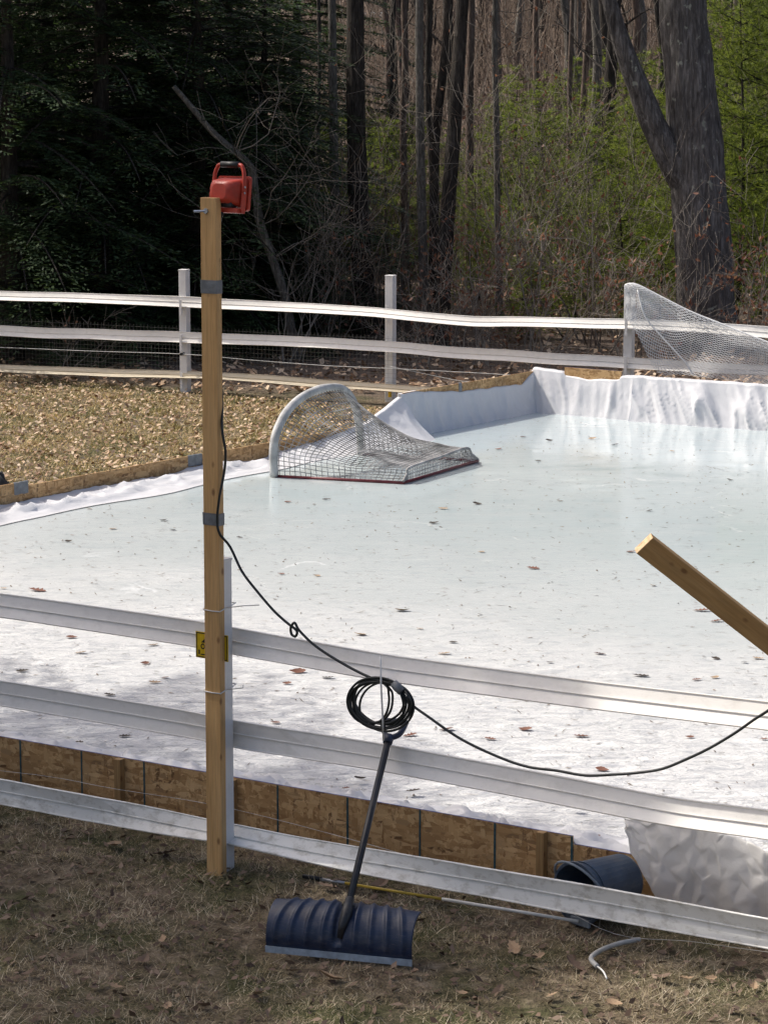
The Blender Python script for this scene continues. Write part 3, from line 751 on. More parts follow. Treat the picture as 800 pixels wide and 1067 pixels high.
poly = [leftnear, Vector((iL0.x, iL0.y, ICE_Z)), Vector((iC.x, iC.y, ICE_Z)), iR0, rightfar, rn]
poly = [Vector((p.x, p.y, ICE_Z)) for p in poly]
cenp = sum(poly, Vector((0, 0, 0))) / len(poly)
m = MB()
outer = [p + (p - cenp).normalized() * (0.06 if 0 < i < 5 else 0.0) for i, p in enumerate(poly)]
m.add(outer + [Vector((p.x, p.y, -0.02)) for p in outer], [tuple(range(len(outer)))[::-1]] + [(i, (i + 1) % 6, 6 + (i + 1) % 6, 6 + i) for i in range(6)])
ice = m.build('ice_sheet', 'ice'); tag(ice, kind='structure')

boards_group = 'strand boards round the rink'
def board(p, d, length, z0, z1, label, th=0.011, guides=True, blue=True, n=None, off=0.0, stakes=(), tapes=()):
    n = n or nB
    c = p + d * (length / 2); root = thing('rink_board', (p.x, p.y, 0), label, 'board', boards_group)
    m = MB(); m.box(Vector((c.x, c.y, (z0 + z1) / 2)), d, n, Z, length / 2 - 0.0015, th / 2, (z1 - z0) / 2, top_mi=1 if blue else 0)
    m.build('panel', ['osb', 'osb_blue_edge'], root)
    if guides:
        k = 0.4064; i = 1
        while i * k < length + 0.01:
            q = p + d * min(i * k, length - 0.004); m = MB()
            m.box(Vector((q.x, q.y, (z0 + z1) / 2)) + n * (th / 2 + 0.001), d, n, Z, 0.0045 + 0.002 * rnd.random(), 0.0008, (z1 - z0) / 2 - 0.002)
            m.build('guide_line', 'osb_guide', root); i += 1
    for u, zz in stakes:
        q = p + d * u; m = MB(); m.box(Vector((q.x, q.y, (zz - 0.25) / 2)) + n * (th / 2 + 0.0205), d, n, Z, 0.019, 0.019, (zz + 0.25) / 2)
        m.build('stake', 'stake_wood', root)
    for u, w_, za, zb in tapes:
        q = p + d * u; m = MB(); P = []
        for a in np.linspace(-1, 1, 7):
            P.append([q + d * (a * w_) + n * (th / 2 + 0.003 + 0.004 * mnoise.noise(Vector((a * 3, v * 9, u)))) + Z * (lerp(za, zb, v) - q.z + 0.006 * mnoise.noise(Vector((a * 4, 1.5, u)))) for v in np.linspace(0, 1, 4)]
                     + [q + d * (a * w_) - n * (th / 2 + 0.004) + Z * (zb + 0.003 - q.z)])
        m.grid(P); m.build('tape_patch', 'duct_tape', root)
    return root
E0 = Vector((E.x, E.y, 0))
def stake_u(px, py, p): return (onplane(px, py, E0, nB) - p).dot(dB)
p2 = E0 - dB * 2.438
s245 = stake_u(245, 830, p2); s567 = stake_u(567, 880, p2)
board(p2, dB, 2.438, 0.0, BT, 'strand board with a dark blue top edge behind the shovel handle', stakes=((s245, 0.262), (s567, 0.272)))
p1 = p2 - dB * 2.438
board(p1, dB, 2.438, 0.0, BT, 'strand board at the left end of the near rink edge, with a short stake', stakes=((stake_u(128, 805, p1), 0.268),))
p0_ = p1 - dB * 2.438
board(E0 + dB * 0.004, dB, 2.438, 0.0, BT - 0.037, 'slightly lower strand board behind the tipped bucket and the hanging plastic', guides=False)
# left side boards (facing the ice)
Lq = Vector((iL0.x, iL0.y, 0)) - nL * 0.10
uT1 = (onplane(20, 505, Lq, nL) - Lq).dot(dL); uT2 = (onplane(205, 475, Lq, nL) - Lq).dot(dL)
zT1 = onplane(20, 502.5, Lq, nL).z; zT2 = onplane(205, 473.5, Lq, nL).z
ZL = (zT1 + zT2) / 2
uK = (onplane(419, 408, Lq, nL) - Lq).dot(dL); uE = (onplane(556, 388, Lq, nL) - Lq).dot(dL)
dL_ = uT2 - uT1
board(Lq + dL * (uT1 - 2.44), dL, 2.44, 0, zT1, 'strand board at the left edge of the photo where the ice meets the lawn', guides=False, blue=False, n=nL)
board(Lq + dL * uT1, dL, dL_, 0, zT2, 'low sunlit strand board with taped joints along the lawn, left of the tall timber', guides=False, blue=False, n=nL, tapes=((0.02, 0.085, zT1 - 0.10, zT1), (dL_ - 0.03, 0.10, zT2 - 0.10, zT2)))
board(Lq + dL * uT2, dL, uK - uT2, 0, zT2 - 0.01, 'low strand board behind the tipped hockey goal', guides=False, blue=False, n=nL)
zK = onplane(420, 406.5, Lq, nL).z; zE = onplane(553, 387, Lq, nL).z; umid = (onplane(480, 398, Lq, nL) - Lq).dot(dL)
zM = onplane(480, 398, Lq, nL).z
board(Lq + dL * uK, dL, umid - uK, 0, zM - 0.012, 'strand board showing above the liner, just right of the middle far fence post', guides=False, blue=False, n=nL, tapes=((umid - uK - 0.02, 0.03, zM - 0.16, zM - 0.01),))
board(Lq + dL * umid, dL, uE - umid, 0, zE, 'strand board showing above the liner up to the far rink corner', guides=False, blue=False, n=nL)
iRq = Vector((iR0.x, iR0.y, 0)); cq = Vector((iC.x, iC.y, 0)) + dL * 0.05
dCq = (iRq - cq).normalized(); nC = Vector((dCq.y, -dCq.x, 0)); nC = nC if nC.y < 0 else -nC
cpl0 = cq - nC * 0.10
ua = (onplane(588, 385, cpl0, nC) - cpl0).dot(dCq); ub = (onplane(647, 388, cpl0, nC) - cpl0).dot(dCq)
zsc = onplane(590, 380.5, cpl0, nC).z
ob = board(cpl0 + dCq * ua, dCq, ub - ua, 0.0, zsc - 0.02, 'short strand board with blue top edge sticking up behind the far corner liner', guides=False, n=nC)
rq = iRq - nR * 0.09
board(rq + dR * 0.02, dR, 4.0, 0, 0.54, 'strand board hidden behind the far right liner, under the draped net', guides=False, n=nR)

# ---- liner sheets
def liner_wall(root, name, p, d, n, u0, u1, ztop, base_in=0.05, seed=0, folds=1.0, slant=0.35, lean=0.05, sag=None, label=None):
    NU_ = max(30, int((u1 - u0) / 0.022)); NV = 26; P = []
    for i in range(NU_ + 1):
        u = lerp(u0, u1, i / NU_); row = []
        zt = ztop(u) if callable(ztop) else ztop
        zt += 0.012 * mnoise.noise(Vector((u * 6, seed, 0)))
        for j in range(NV + 1):
            v = j / NV
            z = lerp(ICE_Z - 0.01, zt, v)
            sl_ = slant * (0.55 * mnoise.noise(Vector((u * 0.7, seed + 9, 0))) + 0.18)
            us = u + sl_ * v
            rg = lambda q_, w_, e_: (1 - min(1, abs(mnoise.noise(Vector((us * q_, v * w_, seed + q_)))) * 1.6)) ** e_
            f = folds * (0.050 * rg(2.4, 0.35, 3) + 0.034 * rg(5.5, 0.5, 4) + 0.014 * rg(11, 1.2, 4) + 0.022 * mnoise.noise(Vector((us * 1.7, v * 1.2, seed))))
            f *= (0.30 + 0.70 * math.sin(math.pi * min(1, v * 0.9 + 0.12)))
            f += base_in * (1 - v) ** 2.2 + lean * (1 - v)
            row.append(Vector((p.x, p.y, 0)) + d * u + n * (f + 0.012) + Z * z)
        # over the board's top and down its outer side
        q = Vector((p.x, p.y, 0)) + d * u
        row.append(q + n * -0.02 + Z * (zt + 0.012)); row.append(q - n * 0.03 + Z * (zt - 0.06))
        P.append(row)
    m = MB(); m.grid(P); o = m.build(name, 'liner', root, smooth=True)
    if label: o['label'] = label
    return o
ln = thing('rink_liner', (iC.x, iC.y, ICE_Z), 'white plastic sheet lining the rink and draped over its boards', 'liner')
# left far stretch (backlit side)
liner_wall(ln, 'wall_sheet', Lq, dL, nL, uK - 0.05, uE + 0.03, lambda u: interp(u, [uK - 0.05, uK + 0.25, umid, uE - 0.25, uE + 0.03], [zK - 0.035, zK - 0.04, zM - 0.10, zE - 0.12, zE + 0.01]), seed=2, folds=0.55)
# slack piece running down from there behind the goal
def slackz(u): return interp(u, [uK - 2.2, uK - 1.5, uK - 0.6, uK + 0.04], [ICE_Z + 0.06, ICE_Z + 0.10, 0.34, zK - 0.04])
liner_wall(ln, 'wall_sheet', Lq, dL, nL, uK - 2.2, uK - 0.02, slackz, base_in=0.30, seed=5, folds=0.9, lean=0.12)
liner_wall(ln, 'wall_sheet', cpl0, dCq, nC, -0.10, (iRq - cpl0).dot(dCq) + 0.02, lambda u: 0.585 + 0.02 * math.cos(u * 5) - 0.03 * (ua < u < ub), seed=8, folds=0.7, slant=0.8)
liner_wall(ln, 'wall_sheet', rq, dR, nR, 0.0, 4.0, lambda u: 0.60 - 0.003 * u, base_in=0.08, seed=12, folds=1.25, slant=0.9, lean=0.06)
# low strip along the left lawn boards
m = MB(); P = []
u = uT1 - 2.4
while u < uK - 1.6:
    row = []
    bump_ = 0.12 * max(0, mnoise.noise(Vector((u * 1.7, 3, 0)))) + 0.05
    hz = 0.055 + 0.05 * mnoise.noise(Vector((u * 1.3, 8, 1)))
    for j in range(13):
        v = j / 12
        f = -0.092 + (0.40 + 0.22 * mnoise.noise(Vector((u * 0.9, 5, 2)))) * v
        z = ICE_Z + hz * (1 - v) ** 1.5 + (0.05 * (1 - min(1, 2 * abs(mnoise.noise(Vector((u * 1.6 + v * 1.2, v * 2, 2)))))) ** 3 + 0.03 * (1 - min(1, 2 * abs(mnoise.noise(Vector((u * 4 - v, v * 4, 6)))))) ** 3) * math.sin(math.pi * min(1, v + 0.1)) + 0.008
        row.append(Lq + nL * (0.10 + f + 0.012) + dL * u + Z * z)
    P.append(row); u += 0.035
m.grid(P); m.build('edge_strip', 'liner', ln, smooth=True)
# crumpled strip inside the near boards
m = MB(); P = []; u = -5.5
while u < 3.2:
    row = []
    top = BT - 0.01 if u < 0 else BT - 0.047
    for j in range(19):
        v = j / 18
        f = 0.008 + 0.42 * v + 0.05 * v * mnoise.noise(Vector((u * 2, 1, 0)))
        z = ICE_Z + 0.006 + (top - ICE_Z - 0.006) * max(0, 1 - v * 1.15) ** 2.2 + (0.05 * mnoise.noise(Vector((u * 4, v * 4, 4))) + 0.055 * (1 - min(1, 2 * abs(mnoise.noise(Vector((u * 5 + v, v * 5, 2)))))) ** 3) * math.sin(math.pi * v) ** 0.7
        z = max(z, ICE_Z + 0.001 + (0.004 if v < 0.9 else -0.01))
        row.append(E0 - nB * f + dB * u + Z * z)
    P.append(row); u += 0.028
m.grid(P); m.build('edge_strip', 'liner', ln, smooth=True)
# loose flap hanging over the near boards at the right
fp0 = E0 + nB * 0.035
outl_t = [(650, 852), (664, 853), (690, 853), (715, 853), (735, 858), (752, 868), (775, 876), (800, 888), (840, 905), (900, 930)]
outl_b = [(652, 868), (660, 893), (672, 915), (686, 940), (710, 954), (735, 960), (765, 966), (800, 975), (850, 990), (910, 1010)]
NA, NBv, NK = 24, 8, 3
rq_ = random.Random(21); P = []
for i in range(NA + 1):
    row = []
    for j in range(-NK, NBv + 1):
        ii = i + (rq_.uniform(-0.36, 0.36) if 0 < i < NA else 0); v = max(0.0, (j + (rq_.uniform(-0.34, 0.34) if 0 < j < NBv else 0)) / NBv)
        t = ii / NA * (len(outl_t) - 1); k0 = max(0, min(int(t), len(outl_t) - 2)); fr_ = t - k0
        A = onplane(lerp(outl_t[k0][0], outl_t[k0 + 1][0], fr_), lerp(outl_t[k0][1], outl_t[k0 + 1][1], fr_), fp0, nB)
        B = onplane(lerp(outl_b[k0][0], outl_b[k0 + 1][0], fr_), lerp(outl_b[k0][1], outl_b[k0 + 1][1], fr_), fp0 + nB * 0.06, nB)
        if j < 0:
            w_ = -j / NK
            q = A - nB * (0.34 * w_) + Z * (-(A.z - ICE_Z - 0.015) * w_ ** 1.2 + rq_.uniform(-0.012, 0.012)) + dB * rq_.uniform(-0.02, 0.02)
        else:
            q = A.lerp(B, v) + nB * (rq_.uniform(-0.014, 0.014) + 0.022 * mnoise.noise(Vector((i * 0.3, v * 2.0, 3)))) + Z * (rq_.uniform(-0.012, 0.012) if j == 0 else 0)
        row.append(q)
    P.append(row)
m = MB(); VV = [p for r in P for p in r]; FF = []; rv = len(P[0])
for i in range(NA):
    for j in range(rv - 1):
        a_, b_, c_, d_ = i * rv + j, (i + 1) * rv + j, (i + 1) * rv + j + 1, i * rv + j + 1
        FF += [(a_, b_, c_), (a_, c_, d_)] if rq_.random() < 0.5 else [(a_, b_, d_), (b_, c_, d_)]
m.add(VV, FF); o = m.build('loose_flap', 'liner_flap', ln); o['label'] = 'crumpled grey-white flap hanging out over the near boards'
sd_ = o.modifiers.new('round', 'SUBSURF'); sd_.levels = 2; sd_.render_levels = 2
for e in o.data.edges: pass
cr_ = o.data.attributes.new('crease_edge', 'FLOAT', 'EDGE')
cr_.data.foreach_set('value', [0.35 + 0.5 * rq_.random() for _ in o.data.edges])
o.data.polygons.foreach_set('use_smooth', [True] * len(o.data.polygons))
m = MB(); q = P[0][NK] + dB * 0.03 - Z * 0.03 + nB * 0.012
for k_ in range(1):
    m.tube([q + dB * 0.010 * math.cos(a_) + Z * 0.010 * math.sin(a_) for a_ in np.linspace(0, 2 * math.pi, 13)], 0.003, 5, cap=False)
m.build('grommet', 'pole_silver', ln, smooth=True)

# ------------------------------------------------------------------ hockey goal, tipped on to its mouth
gA = onz(286, 496, ICE_Z + 0.01); gB = onz(376, 473, ICE_Z + 0.01); gC = onz(420, 503, ICE_Z + 0.015); gE = onz(498, 480, ICE_Z + 0.015)
gd = (gB - gA).normalized(); gn = Vector((gd.y, -gd.x, 0)); gn = gn if gn.y < 0 else -gn
goal = thing('hockey_goal', (gC.x, gC.y, ICE_Z), 'hockey goal tipped on to its mouth on the ice, white padded arch and sagging net', 'hockey goal')
arch_px = [(286, 496), (285, 472), (287, 454), (294, 437), (303, 424), (316, 413), (332, 406), (346, 403.5), (357, 405.5), (365, 413), (370, 424), (373, 440), (375, 457), (376, 473)]
arch = smooth_path([onplane(px, py, gA, gn) for px, py in arch_px], 4)
wb = lambda i, j, p: 1 + 0.12 * mnoise.noise(Vector((i * 0.35, j * 0.8, 2)))
m = MB(); m.tube(arch, [lerp(0.041, 0.035, i / len(arch)) for i in range(len(arch))], 12, wob=wb); m.build('padded_arch', 'goal_pad', goal, smooth=True)
m = MB(); m.tube([gA, gC], 0.013, 8); m.build('goal_post', 'red_tube', goal, smooth=True)
m = MB(); m.tube([gB, gE], 0.013, 8); m.build('goal_post', 'red_tube', goal, smooth=True)
m = MB(); m.tube([gC, gE], 0.014, 8); m.build('crossbar', 'red_tube', goal, smooth=True)
gD1 = onplane(427, 487, gC, (gE - gC).cross(Z).normalized()); gD2 = onplane(485, 467, gC, (gE - gC).cross(Z).normalized())
topbar = smooth_path([gC + Z * 0.01, gC.lerp(gD1, 0.6), gD1, gD1.lerp(gD2, 0.5), gD2, gE.lerp(gD2, 0.5), gE + Z * 0.01], 6)
m = MB(); m.tube(topbar, 0.013, 8); m.build('top_rail', 'goal_net', goal, smooth=True)
def resample(pts, k):
    L = [0.0]
    for a, b in zip(pts, pts[1:]): L.append(L[-1] + (b - a).length)
    out = []
    for i in range(k + 1):
        s = L[-1] * i / k; j = max(0, min(len(pts) - 2, int(np.searchsorted(L, s)) - 1)); t = (s - L[j]) / max(1e-9, L[j + 1] - L[j])
        out.append(pts[j].lerp(pts[j + 1], t))
    return out
NUg, NVg = 50, 24
a1 = resample(arch, NUg); a2 = resample(topbar, NUg)
G = []
for i in range(NUg + 1):
    row = []
    for j in range(NVg + 1):
        v = j / NVg; q = a1[i].lerp(a2[i], v)
        s_ = math.sin(math.pi * v); mid = math.sin(math.pi * i / NUg)
        q = q - Z * (0.17 * s_ * mid ** 1.2 + 0.03 * s_ * mnoise.noise(Vector((i * 0.16, v * 4, 2))))
        q = q + gn * 0.04 * s_ * mnoise.noise(Vector((i * 0.13, v * 3, 9)))
        if q.z < ICE_Z + 0.012: q.z = ICE_Z + 0.012
        row.append(q)
    G.append(row)
m = MB()
for i in range(NUg + 1): m.tube(G[i], 0.0044, 4, cap=False)
for j in range(NVg + 1): m.tube([G[i][j] for i in range(NUg + 1)], 0.0044, 4, cap=False)
cb = resample([gC, gE], NUg); 
G2 = [[a2[i].lerp(cb[int(round(NUg * min(1, max(0, (a2[i] - gC).dot((gE - gC).normalized()) / (gE - gC).length))))], j / 4) for j in range(5)] for i in range(NUg + 1)]
for i in range(NUg + 1): m.tube(G2[i], 0.0044, 4, cap=False)
for j in range(1, 4): m.tube([G2[i][j] for i in range(NUg + 1)], 0.0044, 4, cap=False)
o = m.build('netting', 'goal_net', goal)

# ------------------------------------------------------------------ far fence
ff = thing('rail_fence', (farL.x, farL.y, 0), 'white flexible rail fence between the rink and the woods', 'fence')
fps = [Vector((p.x, p.y, 0)) for p in far_base]
for p in fps + [fps[0] - dF * 2.9, fps[2] + dF * 3.0]:
    post(ff, p, dF, nF, 1.45, 0.098)
rail(ff, far_rail_p, dF, nF, [(-260, 297, 306.5), (0, 303, 313), (100, 306, 316), (190, 308.5, 320), (300, 315, 325), (400, 321, 330.5), (500, 330, 341), (570, 331, 341), (650, 332, 343), (730, 336, 347), (800, 339.5, 352), (1000, 352, 365)], step=0.2, wob=0.012)
rail(ff, far_rail_p, dF, nF, [(-260, 331, 341), (0, 339, 350), (100, 343, 354), (190, 345.5, 357), (300, 350, 361), (400, 355, 366.5), (500, 363, 375), (650, 372, 384), (730, 377, 388), (800, 381, 391), (1000, 393, 403)], step=0.2, wob=0.012)
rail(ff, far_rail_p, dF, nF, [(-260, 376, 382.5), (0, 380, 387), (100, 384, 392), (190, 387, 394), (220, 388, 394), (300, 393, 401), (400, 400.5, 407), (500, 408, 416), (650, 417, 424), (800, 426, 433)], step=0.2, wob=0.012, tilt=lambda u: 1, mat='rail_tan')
for p in fps:
    for zc in (1.02, 0.60, 0.15):
        px = 400 + p.x / (p.y * cp) * FPX
        m = MB(); m.box(Vector((p.x, p.y, zc)) + nF * 0.098, dF, nF, Z, 0.014, 0.008, 0.095); m.build('bracket', 'post_white', ff)
pts = [onplane(px, py, far_rail_p + nF * 0.03, nF) for px, py in ((-200, 355), (0, 362), (100, 366), (192, 369), (260, 375), (340, 381), (407, 384), (520, 390), (656, 400))]
strand(ff, 'wire', smooth_path(pts, 4), 0.0035, 'polywire')
pts = [onplane(px, py, far_rail_p + nF * 0.03, nF) for px, py in ((407, 382), (440, 389), (480, 397), (520, 402))]
strand(ff, 'wire', smooth_path(pts, 4), 0.0030, 'polywire')
m = MB(); q = onplane(189.5, 369, far_rail_p + nF * 0.03, nF); m.tube([q - nF * 0.05, q + nF * 0.02], 0.018, 8); m.build('insulator', 'insulator', ff)
m = MB(); q = onplane(406, 411, far_rail_p + nF * 0.03, nF); m.tube([q - Z * 0.03, q + Z * 0.03], 0.02, 8); m.build('insulator', 'yellow_bit', ff)
# fine wire mesh stretched behind the rails
m = MB(); umax = (fps[2] - farL).dot(dF); k_ = 0
def msh(u, z): return farL - nF * 0.06 + dF * u + Z * z
u = -3.0
while u < umax:
    m.tube([msh(u, 0.02), msh(u, 0.78)], 0.0011, 3, cap=False); u += 0.05
for z in np.arange(0.05, 0.8, 0.05): m.tube([msh(-3, z), msh(0, z), msh(umax, z)], 0.0011, 3, cap=False)
m.build('wire_mesh', 'wire_mesh', ff)

# white netting draped from the right far post
npl = far_rail_p + nF * 0.05
nt_ = thing('draped_netting', (fps[2].x, fps[2].y, 0), 'white sports netting draped from the right far post over the rails', 'netting')
topl = smooth_path([onplane(px, py, npl, nF) for px, py in ((651, 297), (662, 296), (690, 310), (720, 325), (750, 337), (780, 349), (810, 360), (860, 374), (930, 392))], 5)
botl = smooth_path([onplane(px, py, npl + nF * 0.05, nF) for px, py in ((653, 330), (668, 352), (685, 388), (710, 390), (745, 394), (780, 398), (820, 402), (870, 407), (930, 412))], 5)
NUn, NVn = 62, 26
t1 = resample(topl, NUn); t2 = resample(botl, NUn); G = []
for i in range(NUn + 1):
    row = []
    for j in range(NVn + 1):
        v = j / NVn; q = t1[i].lerp(t2[i], v)
        q = q + nF * (0.06 * mnoise.noise(Vector((i * 0.10, v * 2.5, 5))) + 0.03) + dF * 0.10 * math.sin(v * math.pi) * (1 if i else 0)
        row.append(q)
    G.append(row)
m = MB()
for i in range(NUn):
    for j in range(NVn):
        if (i + j) % 2 == 0: m.tube([G[i][j], G[i + 1][j + 1]], 0.0032, 3, cap=False); m.tube([G[i + 1][j], G[i][j + 1]], 0.0032, 3, cap=False)
        else: m.tube([G[i][j], G[i + 1][j + 1]], 0.0032, 3, cap=False); m.tube([G[i + 1][j], G[i][j + 1]], 0.0032, 3, cap=False)
m.build('mesh', 'white_net', nt_)
m = MB(); m.tube(t1, 0.010, 6); 
for s in range(4):
    off = 0.03 + 0.035 * s
    m.tube([p - Z * (off * min(1, i / 14)) + nF * 0.015 * math.sin(i * 0.4 + s) for i, p in enumerate(t1)], 0.0045, 5)
m.build('gathered_edge', 'white_net', nt_, smooth=True)
m = MB(); m.tube(smooth_path([onplane(px, py, npl + nF * 0.07, nF) for px, py in ((664, 302), (672, 330), (690, 352), (712, 376), (722, 392))], 5), 0.009, 6); m.build('fold', 'white_net', nt_, smooth=True)
m = MB(); r3 = random.Random(9)
for i in range(46):
    q0 = onplane(650 + r3.random() * 12, 297 + r3.random() * 4, npl + nF * (0.005 + 0.02 * r3.random()), nF)
    q1 = onplane(649 + r3.random() * 14, 318 + r3.random() * 14, npl + nF * (0.01 + 0.03 * r3.random()), nF); m.tube([q0, q0.lerp(q1, 0.5) + nF * 0.01, q1], 0.0024, 3, cap=False)
m.build('bunched_end', 'white_net', nt_)

# dark lump behind the left board
q = onz(6, 500, 0.0) ; q = Lq + dL * (uT1 - 0.05) - nL * 0.22
dk = thing('dropped_glove', (q.x, q.y, 0), 'dark crumpled cloth or glove lying behind the board at the left edge', 'glove')
m = MB(); P = []
for i in range(15):
    row = []
    for j in range(11):
        a = 2 * math.pi * i / 14; b = math.pi * j / 10
        r = 1 + 0.25 * mnoise.noise(Vector((math.cos(a) * 2, math.sin(a) * 2, b * 2)))
        row.append(q + Vector((0.17 * r * math.cos(a) * math.sin(b), 0.12 * r * math.sin(a) * math.sin(b), 0.22 + 0.22 * r * math.cos(b))))
    P.append(row)
m.grid(P); m.build('cloth', 'dark_cloth', dk, smooth=True)

# ------------------------------------------------------------------ leaves
def leaf_mesh(name, mat, seed, lobed=True):
    r = random.Random(seed); k = 9; L = []
    for i in range(k + 1):
        t = i / k; w_ = math.sin(math.pi * t ** 0.8) * 0.30 + 0.015
        if lobed: w_ *= (1.0 if i % 2 else 0.55)
        L.append((t - 0.5, w_ * (0.85 + 0.3 * r.random()), w_ * (0.85 + 0.3 * r.random())))
    curl = 0.10 + 0.22 * r.random(); tw = (r.random() - 0.5) * 0.5; V = []; F = []
    for i, (t, a, b) in enumerate(L):
        zc = curl * (2 * t) ** 2 * 0.6
        V += [(t, a, zc + abs(a) * (0.35 + tw)), (t, 0, zc), (t, -b, zc + abs(b) * (0.35 - tw))]
    for i in range(k):
        F += [(3 * i, 3 * i + 1, 3 * i + 4, 3 * i + 3), (3 * i + 1, 3 * i + 2, 3 * i + 5, 3 * i + 4)]
    me = bpy.data.meshes.new(name); me.from_pydata(V, [], F); me.materials.append(M[mat]); me.update(); return me
LV = {c: [leaf_mesh('fallen_leaf', 'ice_leaf_' + c, s + 17 * n_, s % 3 != 0) for s in range(4)] for n_, c in enumerate(('brown', 'tan', 'dark'))}
ice_leaves = [(118, 551, 't', 9), (170, 542, 'd', 9), (39, 615, 'b', 20), (4, 613, 't', 8), (75, 664, 'b', 12), (84, 680, 't', 13), (24, 699, 'd', 14), (159, 672, 't', 13), (151, 691, 'b', 10), (172, 706, 'b', 9),
    (162, 711, 't', 14), (115, 724, 'd', 14), (310, 700, 'b', 18), (299, 712, 'b', 10), (342, 706, 'd', 14), (287, 753, 'b', 11), (293, 598, 'b', 8), (375, 661, 't', 14), (80, 774, 'd', 16), (131, 767, 'd', 14), (375, 816, 'd', 14),
    (501, 575, 't', 8), (555, 592, 'b', 14), (419, 636, 't', 16), (657, 575, 'b', 10), (437, 655, 't', 9), (472, 669, 'd', 10), (462, 681, 't', 14), (625, 681, 'b', 14), (572, 690, 'd', 8), (730, 636, 'b', 17), (746, 647, 'b', 14),
    (745, 686, 'd', 10), (790, 686, 't', 13), (667, 704, 'd', 18), (726, 708, 'b', 12), (744, 706, 't', 10), (465, 760, 'b', 16), (511, 770, 'b', 14), (547, 760, 'b', 15), (606, 767, 'b', 17), (718, 768, 'b', 10), (627, 802, 'b', 15),
    (427, 766, 'b', 16), (629, 716, 'd', 8), (617, 457, 't', 9), (519, 468, 'b', 8), (572, 459, 'd', 8), (545, 455, 'b', 7), (462, 530, 't', 11), (452, 545, 'd', 11), (497, 525, 'd', 10), (583, 522, 't', 7), (676, 532, 'd', 8),
    (93, 530, 't', 8), (180, 552, 'd', 8), (72, 564, 'd', 8), (340, 520, 'd', 9), (300, 523, 'b', 8), (640, 463, 'd', 8), (700, 470, 't', 7), (560, 480, 'd', 7), (760, 500, 'd', 7), (330, 600, 't', 8), (250, 560, 'd', 7), (500, 640, 'd', 6), (680, 610, 't', 7),
    (430, 829, 'd', 18), (360, 826, 'b', 9), (796, 770, 'b', 9), (600, 846, 'd', 14), (300, 780, 'd', 9), (620, 877, 'b', 12), (775, 690, 'd', 7), (570, 830, 'd', 7)]
names_c = {'b': 'brown', 't': 'tan', 'd': 'dark'}
lab_c = {'b': 'reddish brown dry leaf lying on the rink ice', 't': 'pale tan dry leaf lying on the rink ice', 'd': 'small dark wet leaf lying on the rink ice'}
for px, py, c, sz in ice_leaves:
    p = onz(px, py, ICE_Z + 0.006); 
    if py > 815: p.z = ICE_Z + 0.03
    s = sz * p.y / FPX * 1.05
    o = link('fallen_leaf', rnd.choice(LV[names_c[c]])); o.location = p
    o.rotation_euler = (rnd.uniform(-0.15, 0.15), rnd.uniform(-0.15, 0.15), rnd.uniform(-0.5, 0.5) + (math.pi if rnd.random() < 0.5 else 0)); o.scale = (s, s * 0.95, s * 0.7)
    tag(o, lab_c[c], 'leaf', names_c[c] + ' leaves scattered on the ice')
GLV = [leaf_mesh('fallen_leaf', 'dark_leaf' if s % 2 else 'dead_leaf', s + 90, s % 3 != 0) for s in range(6)]
gl = [(150, 1003, 18), (54, 930, 14), (103, 938, 13), (50, 973, 18), (212, 1050, 22), (175, 1053, 16), (170, 985, 14), (345, 1022, 26), (305, 1013, 18), (405, 1004, 14), (432, 1018, 14), (270, 1037, 16), (535, 990, 22), (600, 1010, 30), (640, 1003, 12), (690, 1023, 16), (715, 1022, 14), (715, 1040, 13), (740, 1020, 12), (640, 1048, 18), (665, 1006, 14), (600, 920, 12), (395, 925, 22), (340, 930, 20), (300, 885, 16), (170, 888, 26), (120, 883, 20), (455, 938, 20), (360, 950, 14), (230, 985, 10), (520, 1030, 14), (575, 1040, 12), (785, 1032, 14), (770, 1005, 14), (30, 1015, 14), (120, 1030, 16), (240, 940, 12), (90, 870, 14), (480, 1035, 12), (560, 1000, 14)]
for px, py, sz in gl:
    p = onz(px, py, 0.0); p.z = lawn_z(p.x, p.y) + 0.022; s = sz * p.y / FPX * 1.2
    o = link('fallen_leaf', rnd.choice(GLV)); o.location = p
    o.rotation_euler = (rnd.uniform(-0.3, 0.3), rnd.uniform(-0.3, 0.3), rnd.uniform(0, 6.28)); o.scale = (s, s, s)
    tag(o, 'curled dead leaf lying on the worn lawn in front of the near boards', 'leaf', 'dead leaves on the near lawn')

# ------------------------------------------------------------------ stuff made in numpy
def quads(cen, a, b):
    """cen (n,3), half vectors a, b (n,3) -> (n*4,3)"""
    return np.stack([cen - a - b * 0.6, cen + a * 0.2 - b, cen + a, cen + a * 0.2 + b], 1).reshape(-1, 3)
def ups(n, r): return r.normal(size=(n, 3))
def unit(v): return v / np.maximum(1e-9, np.linalg.norm(v, axis=1, keepdims=True))
def scatter_quad(n, r, region, zf, size, flat, aspect=0.5):
    xy = region(n, r); z = np.array([zf(x, y) for x, y in xy])
    c = np.column_stack([xy, z]); az = r.uniform(0, 2 * np.pi, len(xy)); s = r.uniform(size[0], size[1], len(xy))
    nrm = unit(np.column_stack([r.normal(0, flat, len(xy)), r.normal(0, flat, len(xy)), np.ones(len(xy))]))
    t = np.column_stack([np.cos(az), np.sin(az), np.zeros(len(xy))]); t = unit(t - nrm * (t * nrm).sum(1, keepdims=True)); b = np.cross(nrm, t)
    return quads(c, t * s[:, None] / 2, b * s[:, None] * aspect / 2)
def below_near_board(xy):   # in front of the near boards
    d = (xy[:, 0] - E.x) * nB.x + (xy[:, 1] - E.y) * nB.y
    return d > 0.03
